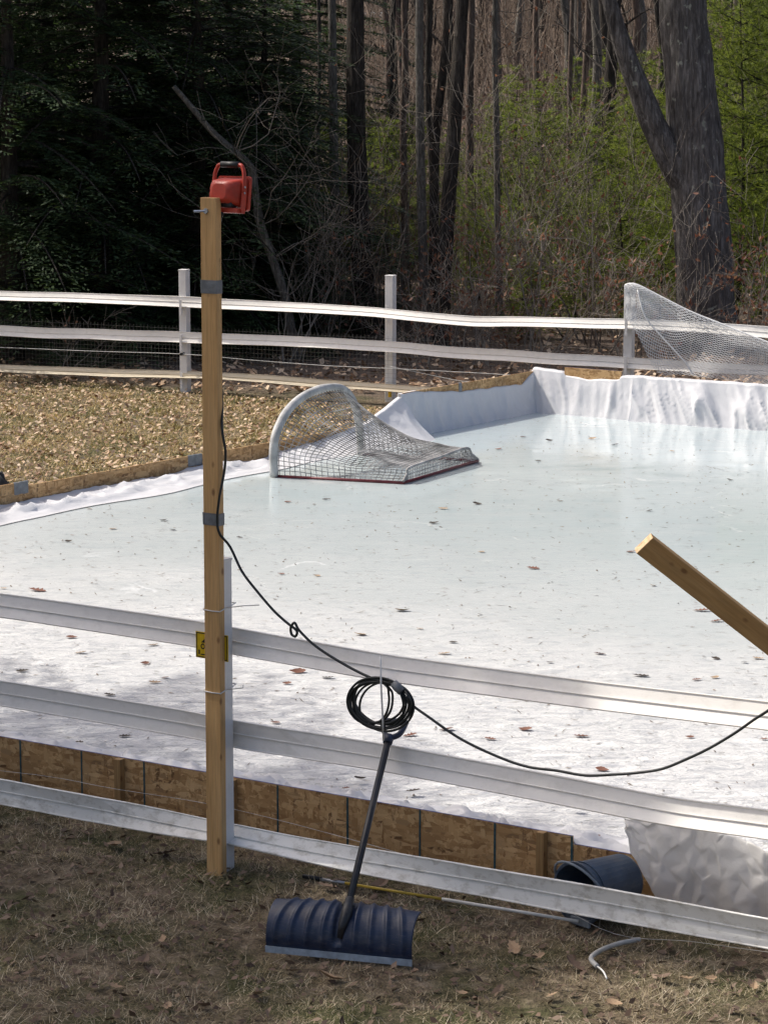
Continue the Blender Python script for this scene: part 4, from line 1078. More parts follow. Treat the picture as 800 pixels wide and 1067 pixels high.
def lawn_region(n, r):
    xy = np.column_stack([r.uniform(-3.2, 3.0, n * 2), r.uniform(9.3, 14.2, n * 2)]); xy = xy[below_near_board(xy)]; return xy[:n]
def behind_left(n, r, depth=9.5):
    u = r.uniform(-4.5, 8.5, n); w_ = r.uniform(0.03, depth, n)
    P = np.column_stack([Lq.x + dL.x * u - nL.x * w_, Lq.y + dL.y * u - nL.y * w_])
    fd = (P[:, 0] - farL.x) * nF.x + (P[:, 1] - farL.y) * nF.y
    k = (fd > -0.9) & (np.abs(P[:, 0]) < P[:, 1] * 0.19 + 0.6); return P[k]
def grass(n, r, region, hgt, wid, lie, name, mat, label, dens=None):
    xy = region(n, r)
    if dens is not None: xy = xy[dens(xy, r)]
    k = len(xy); h = r.uniform(hgt[0], hgt[1], k); az = r.uniform(0, 2 * np.pi, k); ln_ = np.abs(r.normal(lie, 0.35, k))
    z0 = np.array([lawn_z(x, y) for x, y in xy]) - 0.004
    h = h * np.array([0.65 + 0.9 * max(0, fbm(x + 3, y, 2.6)) for x, y in xy])
    base = np.column_stack([xy, z0]); d = np.column_stack([np.cos(az) * np.sin(ln_), np.sin(az) * np.sin(ln_), np.cos(ln_)])
    d[:, 2] = np.abs(d[:, 2])
    sd_ = np.column_stack([-np.sin(az), np.cos(az), np.zeros(k)]) * r.uniform(wid[0], wid[1], k)[:, None]
    tip = base + d * h[:, None]; tip[:, 2] = np.maximum(tip[:, 2], z0 + 0.012)
    V = np.stack([base - sd_, base + sd_, tip], 1).reshape(-1, 3)
    o = np_mesh(name, V, 3, mat); tag(o, label, 'grass', kind='stuff'); return o
def patchy(s, th):
    def f(xy, r):
        return np.array([fbm(x, y, s) + r.normal(0, 0.25) > th for x, y in xy])
    return f
r_ = np.random.default_rng(5)
grass(110000, r_, lawn_region, (0.02, 0.075), (0.0012, 0.0024), 1.2, 'lawn_grass', 'grass', 'thin matted winter grass of the near lawn', patchy(2.2, -0.22))
grass(26000, r_, lawn_region, (0.05, 0.13), (0.0010, 0.0020), 1.42, 'lawn_grass', 'straw', 'pale straw stems lying over the near lawn', patchy(1.3, -0.05))
V = scatter_quad(4200, r_, lawn_region, lambda x, y: lawn_z(x, y) + 0.010 + 0.02 * rnd.random(), (0.015, 0.055), 0.5)
tag(np_mesh('leaf_litter', V, 4, 'dark_leaf'), 'broken dead leaves over the near lawn', 'leaf litter', kind='stuff')
grass(170000, r_, behind_left, (0.03, 0.09), (0.004, 0.0075), 0.95, 'lawn_grass', 'meadow_grass', 'pale winter grass of the far lawn beyond the rink', patchy(0.8, -0.5))
V = scatter_quad(24000, r_, behind_left, lambda x, y: 0.012 + 0.035 * rnd.random(), (0.02, 0.07), 0.55, 0.6)
tag(np_mesh('leaf_litter', V, 4, 'litter'), 'pale dead leaves over the far lawn beyond the rink', 'leaf litter', kind='stuff')
def inside_rink(n, r):
    u = r.uniform(-5, 5.5, n * 4); y = 10.5 + (r.uniform(0, 1, n * 4)) ** 0.8 * 17; P = np.column_stack([u, y])
    k = np.ones(len(P), bool); cc = np.array([cenp.x, cenp.y])
    for i in range(6):
        a = np.array(poly[i][:2]); b = np.array(poly[(i + 1) % 6][:2]); e = b - a; nn = np.array([-e[1], e[0]])
        sgn = np.sign((cc - a) @ nn); k &= ((P - a) @ nn) * sgn > 0.12 * np.linalg.norm(nn)
    return P[k][:n]
V1 = scatter_quad(2600, r_, inside_rink, lambda x, y: ICE_Z + 0.005, (0.012, 0.045), 0.12, 0.3)
V2 = scatter_quad(1300, r_, inside_rink, lambda x, y: ICE_Z + 0.004, (0.04, 0.11), 0.05, 0.06)
tag(np_mesh('ice_debris', np.concatenate([V1, V2]), 4, 'debris'), 'tiny twigs and leaf crumbs scattered over the ice', 'debris', kind='stuff')

# ------------------------------------------------------------------ woods
def branch_tubes(m, p, d, L, r, depth, rr, n=4, spread=0.7, up=0.15, kids=3, segs=5, min_r=0.003, tips=None, wander=0.22):
    pts = [Vector(p)]; dirs = [Vector(d).normalized()]; rad = [r]
    for i in range(segs):
        dd = dirs[-1] + Vector((rr.gauss(0, wander), rr.gauss(0, wander), rr.gauss(0, wander) + up * 0.3)); dd.normalize()
        pts.append(pts[-1] + dd * (L / segs)); dirs.append(dd); rad.append(max(min_r, r * (1 - 0.75 * (i + 1) / segs)))
    m.tube(pts, rad, n, cap=False)
    if tips is not None and depth <= 1:
        for q in pts[1:]: tips.append(q)
    if depth > 0:
        for k in range(kids):
            i = rr.randint(1, segs); q = pts[i]; axv = dirs[i]
            o = Vector((rr.gauss(0, 1), rr.gauss(0, 1), rr.gauss(0, 0.7) + up)); o = (o - axv * o.dot(axv) * 0.6).normalized()
            branch_tubes(m, q, (axv * (1 - spread) + o * spread), L * rr.uniform(0.45, 0.75), max(min_r, rad[i] * 0.62), depth - 1, rr, max(3, n - 1), spread, up, kids, max(3, segs - 1), min_r, tips, wander)

def trunk_path(pix, Yd, base_sink=0.3, extra=9.0, wig=0.05, rr=rnd):
    pts = [atdepth(px, py, Yd) for px, py in pix]
    b = pts[-1].copy(); g0 = gz(b.x, Yd)
    dirn = (pts[-1] - pts[-2]).normalized()
    if b.z > g0: pts.append(b + dirn * ((g0 - base_sink - b.z) / min(-0.2, dirn.z)))
    dirn = (pts[0] - pts[1]).normalized(); dirn = (dirn + Z * 0.5).normalized()
    q = pts[0]; top = []
    for i in range(1, 5): top.append(q + dirn * (extra * i / 4) + Vector((rr.gauss(0, wig * i), rr.gauss(0, wig * i), 0)))
    return list(reversed(pts)) + top, len(top)

def tree(name, pix, Yd, dia, mat, label, group=None, extra=9.0, nside=12, flare=1.35, limbs=None, cat='tree', crown=True):
    path, nt2 = trunk_path(pix, Yd, extra=extra)
    sp_ = smooth_path(path, 5 if nside < 20 else 26); base = sp_[0]
    root = thing(name, (base.x, base.y, gz(base.x, base.y)), label, cat, group)
    zz0 = base.z; H = sp_[-1].z - zz0; rad = []
    for p in sp_:
        t = (p.z - zz0) / H; rad.append(dia / 2 * (1 - 0.70 * max(0, t - 0.12)) * (1 + (flare - 1) * math.exp(-(p.z - zz0 - 0.3) / 0.35)))
    m = MB(); sd0 = rnd.random() * 50; ridge = 0.05 if nside > 20 else 0.0
    m.tube(sp_, rad, nside, wob=lambda i, j, p: 1 + 0.08 * mnoise.noise(Vector((math.cos(2 * math.pi * j / nside) * 1.5, math.sin(2 * math.pi * j / nside) * 1.5, p.z * 1.3 + sd0))) - ridge * (1 - min(1, 2.2 * abs(mnoise.noise(Vector((math.cos(2 * math.pi * j / nside) * 8, math.sin(2 * math.pi * j / nside) * 8, p.z * 1.6)))))) ** 2)
    for (lpix, ld, dY) in (limbs or []):
        lp_ = smooth_path([atdepth(px, py, Yd + dY * i / (len(lpix) - 1)) for i, (px, py) in enumerate(lpix)], 12)
        e = (lp_[-1] - lp_[-3]).normalized(); lp_ += [lp_[-1] + e * 1.5, lp_[-1] + e * 3.2 + Z * 0.6]
        m.tube(lp_, [ld / 2 * (1.25 - 0.75 * i / len(lp_)) for i in range(len(lp_))], nside, wob=lambda i, j, p: 1 + 0.10 * mnoise.noise(Vector((math.cos(2 * math.pi * j / nside) * 1.5, math.sin(2 * math.pi * j / nside) * 1.5, p.z * 2.2))) - 1.3 * ridge * (1 - min(1, 2.2 * abs(mnoise.noise(Vector((math.cos(2 * math.pi * j / nside) * 5, math.sin(2 * math.pi * j / nside) * 5, p.z * 2.2)))))) ** 2)
    m.build('trunk', mat, root, smooth=True)
    if crown:
        m = MB(); rr = random.Random(int(sd0 * 100))
        for k in range(7):
            i = rr.randint(int(len(sp_) * 0.62), len(sp_) - 1); a = rr.uniform(0, 6.28)
            branch_tubes(m, sp_[i], Vector((math.cos(a), math.sin(a), 0.7)), rr.uniform(2, 4), rad[i] * 0.45, 2, rr, 4, 0.6, 0.35, 3, 4, 0.006)
        m.build('crown', mat, root, smooth=True)
    return root

# big forked tree at the right
tree('forked_oak', [(711, 0), (715, 50), (719, 96), (724, 150), (728, 200), (732, 260), (736, 335)], 34.5, 0.755, 'bark_oak', 'massive grey-barked tree forking low, at the right behind the draped net', nside=90, extra=9, flare=1.3,
     limbs=[([(728, 235), (716, 195), (702, 170), (689, 148), (678, 124), (667, 96), (655, 66), (644, 34), (634, 0)], 0.375, -0.25)])
near_trunks = [
    ([(370, 0), (370, 60), (371, 120), (373, 200), (377, 270), (380, 320)], 37.0, 0.30, 'bark_dark', 'dark thick trunk standing left of the trunk cluster, behind the bare shrub', 14),
    ([(346, 0), (347, 100), (349, 200), (352, 320)], 40.0, 0.15, 'bark_grey', 'slim grey trunk close on the left of the dark thick trunk', 10),
    ([(437, 0), (437, 80), (438, 160), (440, 240), (443, 320)], 36.0, 0.135, 'bark_grey', 'straight grey trunk, leftmost of the trunk cluster', 10),
    ([(447, 0), (446, 60), (446, 110), (449, 150), (452, 240), (452, 320)], 37.5, 0.11, 'bark_dark', 'thin dark trunk, second from left in the trunk cluster', 10),
    ([(468, 0), (463, 60), (456, 120), (453, 160), (452, 240), (451, 320)], 36.5, 0.14, 'bark_dark', 'dark trunk leaning right at its top, third from left in the trunk cluster', 10),
    ([(482, 0), (478, 60), (473, 130), (468, 200), (463, 270), (461, 320)], 35.5, 0.215, 'bark_dark', 'thickest trunk of the cluster, leaning to the right, at its right edge', 12),
    ([(491, 0), (489, 100), (489, 200), (488, 320)], 42.0, 0.14, 'bark_red', 'reddish brown trunk directly right of the leaning cluster', 10),
    ([(516, 0), (515, 60), (517, 130), (518, 220), (520, 320)], 36.8, 0.10, 'bark_grey', 'slender grey young tree with side branches right of the trunk cluster', 9),
    ([(421, 0), (422, 60), (420, 120), (421, 200), (424, 320)], 41.0, 0.12, 'bark_red', 'reddish trunk with dead leaves left of the trunk cluster', 9),
    ([(596, 0), (593, 100), (592, 200), (594, 320)], 47.0, 0.10, 'bark_red', 'slender reddish trunk standing midway between the cluster and the big tree', 8),
    ([(619, 0), (622, 60), (619, 140), (617, 220), (622, 320)], 52.0, 0.22, 'bark_grey', 'grey lichen-patched trunk well behind, left of the big forked tree', 10),
    ([(586, 0), (594, 50), (602, 90), (606, 140), (612, 320)], 58.0, 0.17, 'bark_grey', 'grey trunk leaning left at its top, far back left of the big tree', 9),
    ([(683, 0), (690, 60), (688, 110), (690, 320)], 48.0, 0.13, 'bark_dark', 'dark slim trunk seen in the fork of the big tree', 9),
    ([(774, 0), (780, 60), (783, 150), (782, 320)], 46.0, 0.11, 'bark_dark', 'dark slim trunk among the green pines at the right edge', 9),
    ([(332, 0), (333, 60), (331, 150), (332, 320)], 44.0, 0.08, 'bark_dark', 'thin dark trunk at the right edge of the evergreens', 8),
    ([(410, 0), (408, 80), (411, 200), (410, 320)], 50.0, 0.13, 'bark_dark', 'dark trunk set back between the thick trunk and the cluster', 8),
    ([(400, 0), (404, 50), (403, 150), (404, 320)], 60.0, 0.16, 'bark_red', 'brown trunk far back between the thick trunk and the cluster', 8)]
for pix, Yd, dia, mat, lab, ns in near_trunks:
    tree('woodland_tree', pix, Yd, dia, mat, lab, 'bare trees at the wood edge', extra=7.5, nside=ns, flare=1.25)
# far trunks on the hillside
far_meshes = []
for s in range(6):
    rr = random.Random(100 + s); m = MB(); hgt = rr.uniform(13, 18); pts = []; q = Vector((0, 0, -0.4))
    for i in range(8):
        pts.append(q.copy()); q = q + Vector((rr.gauss(0, 0.16), rr.gauss(0, 0.16), hgt / 7))
    pts = smooth_path(pts, 2); r0 = rr.uniform(0.07, 0.16)
    m.tube(pts, [r0 * (1 - 0.75 * i / len(pts)) for i in range(len(pts))], 7, cap=False)
    for k in range(9):
        i = rr.randint(3, len(pts) - 1); a = rr.uniform(0, 6.28)
        branch_tubes(m, pts[i], Vector((math.cos(a), math.sin(a), 0.8)), rr.uniform(1.2, 3.0), r0 * 0.3, 1, rr, 3, 0.6, 0.3, 3, 4, 0.010)
    me = bpy.data.meshes.new('hillside_tree'); me.from_pydata(m.v, [], m.f); me.materials.append(M[('bark_red', 'bark_grey', 'bark_dark')[s % 3]]); me.polygons.foreach_set('use_smooth', [True] * len(me.polygons)); far_meshes.append(me)
rf = random.Random(41)
for k in range(150):
    Yd = rf.uniform(48, 150) if k < 110 else rf.uniform(150, 230); px = rf.uniform(330, 860) if k < 125 else rf.uniform(-60, 330)
    x = (px - 400) / FPX * Yd * cp
    o = link('hillside_tree', far_meshes[k % 6]); o.location = (x, Yd, gz(x, Yd)); o.rotation_euler = (rf.gauss(0, 0.03), rf.gauss(0, 0.03), rf.uniform(0, 6.28)); sc1 = rf.uniform(0.8, 1.3); o.scale = (sc1, sc1, rf.uniform(0.85, 1.2))
    tag(o, ('brown', 'grey', 'dark')[(k % 6) % 3] + '-barked bare thin tree on the brown hillside far behind the rink', 'tree', ('brown', 'grey', 'dark')[(k % 6) % 3] + ' bare trees on the far hillside')

# hemlocks
def hemlock_mesh(seed, H=10.5, R=2.7, zlow=0.25):
    r = np.random.default_rng(seed); rr = random.Random(seed)
    tw_c, tw_a, tw_b = [], [], []; wood = MB()
    z = zlow
    while z < H - 0.4:
        t = z / H; Lb = R * (1 - t) ** 0.75 * rr.uniform(0.75, 1.1) + 0.25
        for b in range(rr.randint(4, 6)):
            az = rr.uniform(0, 6.283); L = Lb * rr.uniform(0.6, 1.15); el = rr.uniform(-0.10, 0.40)
            d = np.array([math.cos(az), math.sin(az), 0]); n_s = max(4, int(L / 0.10)); pts = []
            for i in range(n_s + 1):
                s = i / n_s; pts.append(np.array([0, 0, z]) + d * L * s + np.array([0, 0, L * (el * s - 0.42 * s * s)]))
            wood.tube([Vector(p) for p in pts[::3] + [pts[-1]]], [0.022 * (1 - 0.9 * i / (len(pts[::3]))) + 0.003 for i in range(len(pts[::3]) + 1)], 3, cap=False)
            sdv = np.array([-d[1], d[0], 0])
            for i in range(1, n_s + 1):
                s = i / n_s
                if s < 0.15: continue
                for sg_ in (-1, 1):
                    ls = (0.16 + 0.42 * L * 0.5 * (1 - s) * (0.4 + s)) * rr.uniform(0.6, 1.2); td = sdv * sg_ * 0.85 + d * 0.55; td = td / np.linalg.norm(td)
                    k = max(2, int(ls / 0.055))
                    for q in range(1, k + 1):
                        f = q / k; c = pts[i] + td * ls * f + np.array([0, 0, -0.25 * ls * f * f])
                        for s2 in (-1, 1):
                            la = rr.uniform(0.07, 0.14) * (1.15 - 0.5 * f); dv = td * 0.7 + np.cross(td, [0, 0, 1]) * s2 * 0.75 + np.array([0, 0, rr.uniform(-0.5, 0.12)]); dv /= np.linalg.norm(dv)
                            tw_c.append(c + dv * la * 0.5); tw_a.append(dv * la * 0.62); wv = np.cross(dv, [0, 0, 1]) + r.normal(0, 0.35, 3); wv /= np.linalg.norm(wv); tw_b.append(wv * rr.uniform(0.012, 0.022))
        z += rr.uniform(0.16, 0.27)
    return np.array(tw_c), np.array(tw_a), np.array(tw_b), wood
hem = []
for s in range(3):
    c, a, b, wood = hemlock_mesh(60 + s, H=8.0 + s * 0.8, R=2.9 + 0.2 * s)
    hem.append((quads(c, a, b), wood, 8.0 + s * 0.8)); print('hemlock quads', len(c))
def build_hemlock(k):
    V, wood, H = hem[k]
    root = thing('hemlock', (0, 0, 0), 'x', 'tree')
    m = MB(); m.tube([Vector((0.02 * math.sin(z), 0.02 * math.cos(z * 1.3), z)) for z in np.linspace(-0.3, H, 14)], [0.17 * (1 - 0.93 * i / 13) for i in range(14)], 10)
    m.build('trunk', 'bark_dark', root, smooth=True)
    cr = np_mesh('crown', V, 4, 'hemlock', root); wood.build('branch_wood', 'bark_dark', root)
    return root
def copy_tree(o, parent=None):
    c = o.copy(); C.objects.link(c); c.parent = parent
    for ch in list(o.children): copy_tree(ch, c)
    return c
hproto = [build_hemlock(k) for k in range(3)]
hspots = [(8, 34.4, 0, 'dark hemlock at the left edge with sunlit drooping fronds'), (105, 35.6, 1, 'dark dense hemlock behind the far fence, second from the left edge'),
          (205, 36.2, 2, 'darkest hemlock, right behind the work lamp'), (275, 37.6, 0, 'rightmost hemlock, beside the dark thick trunk'),
          (50, 38.5, 2, 'hemlock set back between the two at the left edge'), (150, 39.5, 0, 'hemlock set back between the lamp and the left edge'), (240, 41.0, 1, 'hemlock set farther back, right of the work lamp'),
          (-75, 37.5, 1, 'hemlock standing past the left edge of the photo, its fronds reaching in'),
          (-10, 46, 2, 'hemlock deep in the wood at the left edge'), (75, 47, 1, 'hemlock deep in the wood, second from the left edge'), (165, 48, 2, 'hemlock deep in the wood left of the lamp'), (250, 49, 1, 'hemlock deep in the wood right of the lamp'), (310, 52, 2, 'hemlock deep in the wood left of the slim grey trunk')]
used = set()
for i, (px, Yd, k, lab) in enumerate(hspots):
    o = hproto[k] if k not in used else copy_tree(hproto[k]); used.add(k)
    x = (px - 400) / FPX * Yd * cp; o.location = (x, Yd, gz(x, Yd)); o.rotation_euler = (0, 0, rnd.uniform(0, 6.28)); s = rnd.uniform(0.95, 1.12); o.scale = (s, s, s)
    zs = 0.62 if px > 220 else (0.78 if px > 180 else 0.95)
    o.scale = (s, s, s * zs)
    if Yd > 45: o.scale = (1.2, 1.2, 0.78 if px > 120 else 0.95)
    tag(o, lab, 'tree', 'hemlocks at the wood edge')
# trees left of the view that shade the near lawn and the near end of the ice
for (x, y, k, s, lab) in [(-9.0, 15.05, 2, 1.45, 'hemlock beside the rink that shades the near lawn'), (-8.4, 12.4, 1, 1.25, 'hemlock nearer the house that shades the near lawn')]:
    o = copy_tree(hproto[k]); o.location = (x, y, 0); o.rotation_euler = (0, 0, 1.7 * x); o.scale = (s, s, s); tag(o, lab, 'tree', 'hemlocks left of the rink')

# white pine saplings
def pine_mesh(seed, H=4.0):
    r = np.random.default_rng(seed); rr = random.Random(seed); tris = []; wood = MB()
    wood.tube([Vector((0.05 * math.sin(z), 0.05 * math.cos(z), z)) for z in np.linspace(-0.2, H, 8)], [0.035 * (1 - 0.9 * i / 7) for i in range(8)], 6)
    cs = []; ds = []
    z = 0.25
    while z < H:
        t = z / H; Lb = (0.34 * H) * (1 - t) ** 0.8 + 0.12
        for b in range(rr.randint(4, 6)):
            az = rr.uniform(0, 6.283); L = Lb * rr.uniform(0.6, 1.1); el = rr.uniform(0.05, 0.5); k = max(3, int(L / 0.07))
            d = np.array([math.cos(az), math.sin(az), el]); p0 = np.array([0, 0, z]); pl = p0
            wood.tube([Vector(p0), Vector(p0 + d * L * 0.6), Vector(p0 + d * L + np.array([0, 0, 0.06]))], [0.010, 0.006, 0.003], 3, cap=False)
            for i in range(1, k + 1):
                s = i / k; c = p0 + d * L * s + r.normal(0, 0.045, 3) * (0.4 + s); cs.append(c); ds.append(d / np.linalg.norm(d) + np.array([0, 0, 0.25]))
                if s > 0.4: c2 = p0 + d * L * s + r.normal(0, 0.13, 3) * L; cs.append(c2); ds.append(d / np.linalg.norm(d) + np.array([0, 0, 0.35]))
        z += rr.uniform(0.14, 0.30)
    cs = np.array(cs); ds = unit(np.array(ds)); nn = 15
    C2 = np.repeat(cs, nn, 0); D2 = unit(np.repeat(ds, nn, 0) * 0.9 + r.normal(0, 0.62, (len(cs) * nn, 3))); L2 = r.uniform(0.06, 0.12, len(C2))[:, None]
    sdv = unit(np.cross(D2, r.normal(size=D2.shape))) * r.uniform(0.0035, 0.006, len(C2))[:, None]
    return np.stack([C2 - sdv, C2 + sdv, C2 + D2 * L2], 1).reshape(-1, 3), wood, H
pines = []
for s in range(4):
    V, wood, H = pine_mesh(200 + s, 3.2 + 0.7 * s)
    root = thing('pine_sapling', (0, 0, 0), 'x', 'tree'); wood.build('trunk', 'bark_dark', root, smooth=True); np_mesh('crown', V, 3, 'pine', root); pines.append(root)
pspots = [(545, 39.5, 1, 0.9), (580, 38.0, 0, 0.85), (612, 41.0, 2, 0.9), (648, 37.6, 0, 1.0), (664, 41.5, 3, 0.9), (566, 44.5, 3, 0.95), (520, 45.0, 2, 1.0), (630, 46.5, 3, 1.0), (690, 44.0, 2, 1.0), (772, 36.8, 2, 1.15), (800, 38.5, 3, 1.25), (760, 41.5, 3, 1.2), (828, 36.5, 3, 1.2), (498, 41.0, 1, 0.8), (404, 45.0, 2, 0.9), (430, 48.0, 3, 0.85), (386, 50.0, 3, 0.9), (470, 47.0, 2, 0.8), (600, 36.6, 0, 0.6), (555, 35.8, 0, 0.5), (690, 36.2, 0, 0.7), (790, 45, 3, 1.5), (540, 52, 3, 1.1), (590, 53, 3, 1.1), (655, 54, 3, 1.2), (450, 38.2, 0, 0.55), (350, 46, 2, 0.9)]
where = ['left of the orange leaf clump', 'under the orange leaf clump', 'right of the orange leaf clump', 'just left of the net post', 'left of the big tree', 'behind the slender grey tree', 'right of the trunk cluster', 'behind the lichen trunk', 'in the fork of the big tree', 'right of the big tree', 'at the right edge', 'behind the right side of the big tree', 'past the right edge', 'between cluster and slender grey tree', 'left of the trunk cluster', 'behind the trunk cluster', 'right of the dark thick trunk', 'behind the leaning trunk', 'low before the taller pines', 'lowest of all, near the far corner', 'at the foot of the big tree', 'tallest at the right edge', 'far back right of the cluster', 'far back in the gap', 'far back left of the big tree', 'small at the foot of the cluster', 'behind the bare shrub']
used = set()
for i, (px, Yd, k, s) in enumerate(pspots):
    o = pines[k] if k not in used else copy_tree(pines[k]); used.add(k); x = (px - 400) / FPX * Yd * cp
    o.location = (x, Yd, gz(x, Yd)); o.rotation_euler = (0, 0, rnd.uniform(0, 6.28)); hs_ = 0.66 if px < 700 else 1.0; o.scale = (s, s, s * hs_)
    tag(o, 'green feathery young pine ' + where[i], 'tree', 'young pines in the undergrowth')

# bare shrubs and leaf-holding saplings
def shrub(px, Yd, H, seed, label, leaves=0, mat='twig_pale', stems=5, spread=0.55, r0=0.016, leafmat='red_leaf', name='bare_shrub', lean=(0, 0, 0)):
    rr = random.Random(seed); x = (px - 400) / FPX * Yd * cp; g = gz(x, Yd)
    root = thing(name, (x, Yd, g), label, 'shrub'); m = MB(); tips = []
    for k in range(stems):
        d = Vector((rr.gauss(0, 0.35) + lean[0], rr.gauss(0, 0.3), 1.0))
        branch_tubes(m, Vector((x + rr.gauss(0, 0.08), Yd + rr.gauss(0, 0.08), g - 0.05)), d, H * rr.uniform(0.55, 0.8), r0 * rr.uniform(0.6, 1), 3, rr, 4, spread, 0.25, 3, 6, 0.0028, tips, 0.14)
    m.build('branches', mat, root, smooth=True)
    if leaves:
        V = []
        for k in range(leaves):
            q = rr.choice(tips); c = np.array(q) + np.array([rr.gauss(0, 0.02), rr.gauss(0, 0.02), -0.03]); V.append(c)
        V = np.array(V); r = np.random.default_rng(seed); a = unit(r.normal(0, 1, V.shape) + np.array([0, 0, -0.8])); b = unit(np.cross(a, r.normal(size=a.shape)))
        np_mesh('leaves', quads(V, a * r.uniform(0.025, 0.05, len(V))[:, None], b * r.uniform(0.012, 0.024, len(V))[:, None]), 4, leafmat, root)
    return root
shrub(300, 34.0, 2.4, 1, 'pale bare twiggy shrub right of the work lamp', 0, stems=7, r0=0.018)
shrub(338, 34.8, 2.0, 2, 'bare shrub with a few withered leaves in front of the dark thick trunk', 90, stems=5)
shrub(505, 33.6, 1.9, 3, 'shrub holding red-brown dead leaves right of the middle far post', 330, stems=6)
shrub(475, 33.9, 1.6, 4, 'shrub holding sparse dead leaves at the foot of the trunk cluster', 200, stems=5)
shrub(560, 33.2, 1.7, 5, 'arching bare shrub with scattered red leaves behind the far corner', 150, stems=6, lean=(0.3, 0, 0))
shrub(672, 33.0, 1.9, 6, 'shrub with red leaves directly behind the net post', 260, stems=6)
shrub(716, 32.6, 2.3, 7, 'bare pale sapling in front of the big trunk', 0, stems=3, r0=0.014, lean=(0.35, 0, 0))
shrub(792, 32.8, 2.0, 8, 'shrub full of tan and red leaves at the right edge', 420, stems=6)
shrub(540, 36.0, 2.6, 9, 'tall thin shrub with few leaves before the pines', 60, stems=5, mat='twig_brown')
shrub(620, 35.2, 2.4, 10, 'brown twiggy shrub before the pines, left of the net post', 90, stems=6, mat='twig_brown')
shrub(400, 36.5, 2.4, 11, 'brown twiggy shrub left of the trunk cluster', 120, stems=6, mat='twig_brown')
shrub(586, 37.2, 3.2, 12, 'sapling holding a clump of orange-brown leaves amid the pines', 120, stems=2, mat='twig_brown')
shrub(60, 32.6, 1.2, 13, 'small bare sprig poking through the far fence at the left', 8, stems=2, r0=0.012, lean=(0.5, 0, 0))
shrub(440, 32.8, 1.2, 14, 'low bare shrub behind the middle far post', 60, stems=5)
for i_, (px, Yd, H_, lab) in enumerate(((508, 35.0, 3.6, 'tall bare sapling just left of the slender grey tree'), (532, 37.5, 4.4, 'tall bare sapling just right of the slender grey tree'), (556, 34.6, 3.4, 'bare branching sapling over the far left corner of the liner'),
        (604, 35.8, 4.2, 'tall bare sapling in the middle of the pine gap'), (640, 34.4, 3.2, 'bare sapling left of the netting post'), (664, 38.5, 4.6, 'tall bare sapling under the limb of the big tree'), (412, 38.0, 4.4, 'tall bare sapling left of the trunk cluster'), (780, 35.2, 3.8, 'tall bare sapling at the right edge before the pines'))):
    shrub(px, Yd, H_, 30 + i_, lab, 25, stems=3, r0=0.020, spread=0.5, name='bare_sapling')
# leaning snag behind the lamp
sg_pts = [atdepth(px, py, 34.4) for px, py in ((181, 90), (200, 112), (222, 138), (245, 158), (262, 175), (266, 200), (272, 235), (284, 270), (297, 310), (304, 350))]
b = sg_pts[-1]; sg_pts.append(Vector((b.x + 0.05, 34.4, gz(b.x, 34.4) - 0.1)))
sn_ = thing('dead_snag', (sg_pts[-1].x, 34.4, gz(sg_pts[-1].x, 34.4)), 'crooked dead tree stem leaning to the left behind the work lamp', 'tree')
m = MB(); m.tube(smooth_path(sg_pts, 4), [0.035 + 0.035 * i / 40 for i in range(41)], 8, wob=wb); m.build('stem', 'bark_grey', sn_, smooth=True)
m = MB(); rr = random.Random(77)
for i in (3, 4, 5, 6, 7, 8):
    for q in range(2): branch_tubes(m, sg_pts[i], Vector((rr.gauss(0.2, 0.7), rr.gauss(0, 0.4), rr.uniform(0.1, 1))), rr.uniform(0.7, 1.5), 0.012, 2, rr, 4, 0.6, 0.1, 3, 5, 0.0025)
m.build('twigs', 'twig_pale', sn_, smooth=True)

# underbrush: countless thin stems
m = MB(); rr = random.Random(5)
for k in range(1150):
    Yd = 33.5 + 30 * rr.random() ** 0.9; px = rr.uniform(300, 850)
    if 670 < px < 790 and Yd < 36.5: continue
    if Yd < 36 and rr.random() < 0.45: continue
    px = px; x = (px - 400) / FPX * Yd * cp
    g = gz(x, Yd); L = rr.uniform(0.6, 3.0); d = Vector((rr.gauss(0, 0.3), rr.gauss(0, 0.3), 1)).normalized()
    branch_tubes(m, Vector((x, Yd, g)), d, L, rr.uniform(0.004, 0.011), 1, rr, 3, 0.55, 0.2, 3, 4, 0.003, None, 0.13)
tag(m.build('underbrush', 'twig_brown'), 'tangle of thin bare stems under the trees', 'underbrush', kind='stuff')
m = MB()
for k in range(2600):
    Yd = rr.uniform(60, 190); px = rr.uniform(300, 860); x = (px - 400) / FPX * Yd * cp
    g = gz(x, Yd); q = Vector((x, Yd, g - 0.1)); L = rr.uniform(2, 7.5); dx, dy_ = rr.gauss(0, 0.13), rr.gauss(0, 0.13); r0 = rr.uniform(0.010, 0.032)
    m.tube([q, q + Vector((dx * L * 0.4, dy_ * L * 0.4, L * 0.5)), q + Vector((dx * L, dy_ * L, L))], [r0, r0 * 0.8, r0 * 0.4], 3, cap=False)
    for j in range(3):
        f = rr.uniform(0.3, 0.9); p = q + Vector((dx * L * f, dy_ * L * f, L * f)); m.tube([p, p + Vector((rr.gauss(0, 0.5), rr.gauss(0, 0.5), rr.uniform(0.3, 1.0)))], [r0 * 0.55, r0 * 0.3], 3, cap=False)
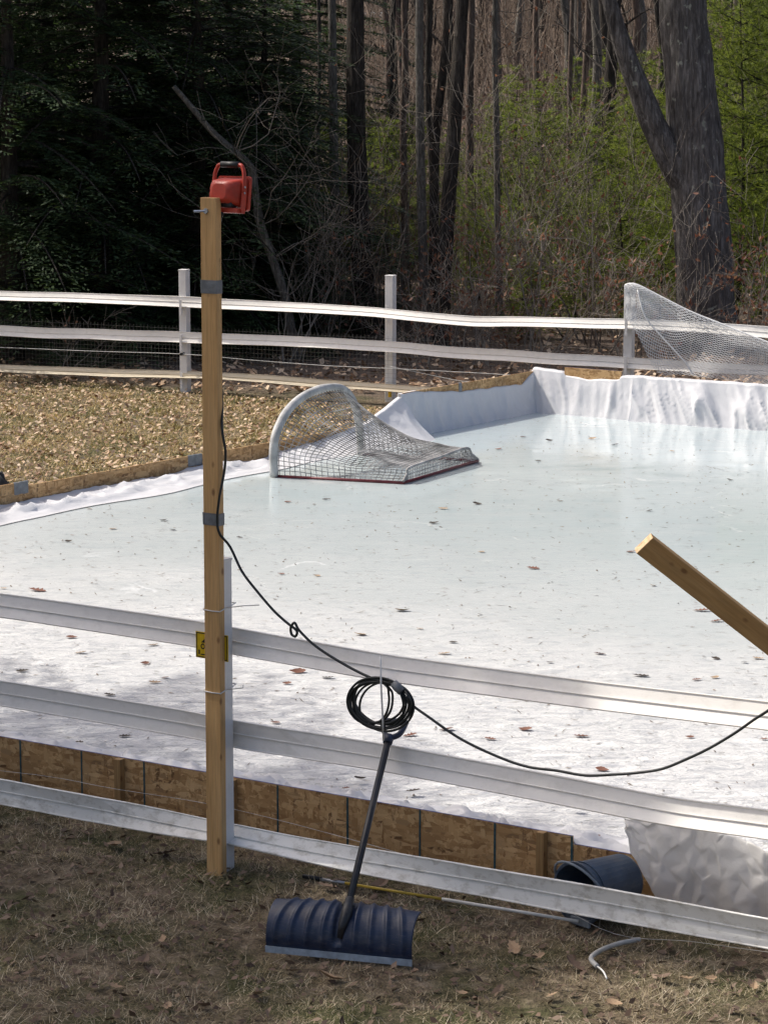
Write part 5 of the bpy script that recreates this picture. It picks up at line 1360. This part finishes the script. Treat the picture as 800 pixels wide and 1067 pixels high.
tag(m.build('underbrush', 'twig_brown'), 'grey haze of thin saplings up the far hillside', 'underbrush', kind='stuff')
n_ = 450; Yb = 33.2 + 26 * r_.uniform(0, 1, n_) ** 1.5; pxb = r_.uniform(330, 850, n_); xb = (pxb - 400) / FPX * Yb * cp
cz = np.array([gz(a, b) for a, b in zip(xb, Yb)]) + r_.uniform(0.05, 1.5, n_) ** 1.3
a = unit(r_.normal(size=(n_, 3))); b = unit(np.cross(a, r_.normal(size=(n_, 3))))
tag(np_mesh('withered_leaves', quads(np.column_stack([xb, Yb, cz]), a * 0.04, b * 0.022), 4, 'red_leaf'), 'withered leaves caught among the bare stems', 'leaves', kind='stuff')
def woods(n, r):
    y = 30.5 + 60 * r.uniform(0, 1, n) ** 1.6; x = r.uniform(-0.20, 0.20, n) * y; P = np.column_stack([x, y])
    fd = (P[:, 0] - farL.x) * nF.x + (P[:, 1] - farL.y) * nF.y; return P[fd < -0.1]
V = scatter_quad(16000, r_, woods, lambda x, y: gz(x, y) + 0.02 + 0.04 * rnd.random(), (0.05, 0.14), 0.5, 0.6)
tag(np_mesh('leaf_litter', V, 4, 'litter'), 'dead leaves on the woodland floor', 'leaf litter', kind='stuff')

# pale guard rail along a road high on the hillside
gr = thing('guard_rail', (6, 168, gz(6, 168)), 'thin pale guard rail along the hillside road at the top of the photo', 'guard rail')
m = MB(); P = []
for i in range(41):
    x = -4 + 34 * i / 40; yq = 168 - x * 0.1; zq = CAM_H + (84.6 - (15 - 0.012 * (400 + x / yq * FPX - 600))) / FPX * yq
    P.append(Vector((x, yq, zq)))
rows = [[p + Z * 0.16, p + Vector((0, -0.05, 0.08)), p, p + Vector((0, -0.05, -0.08)), p - Z * 0.16] for p in P]
m.grid(rows); m.build('beam', 'guard_rail', gr)
for i in range(0, 41, 4):
    p = P[i]; m = MB(); zb = gz(p.x, p.y) - 0.3; m.box(Vector((p.x, p.y + 0.08, (p.z + 0.15 + zb) / 2)), X, Y_, Z, 0.07, 0.06, (p.z + 0.15 - zb) / 2); m.build('rail_post', 'bark_grey', gr)
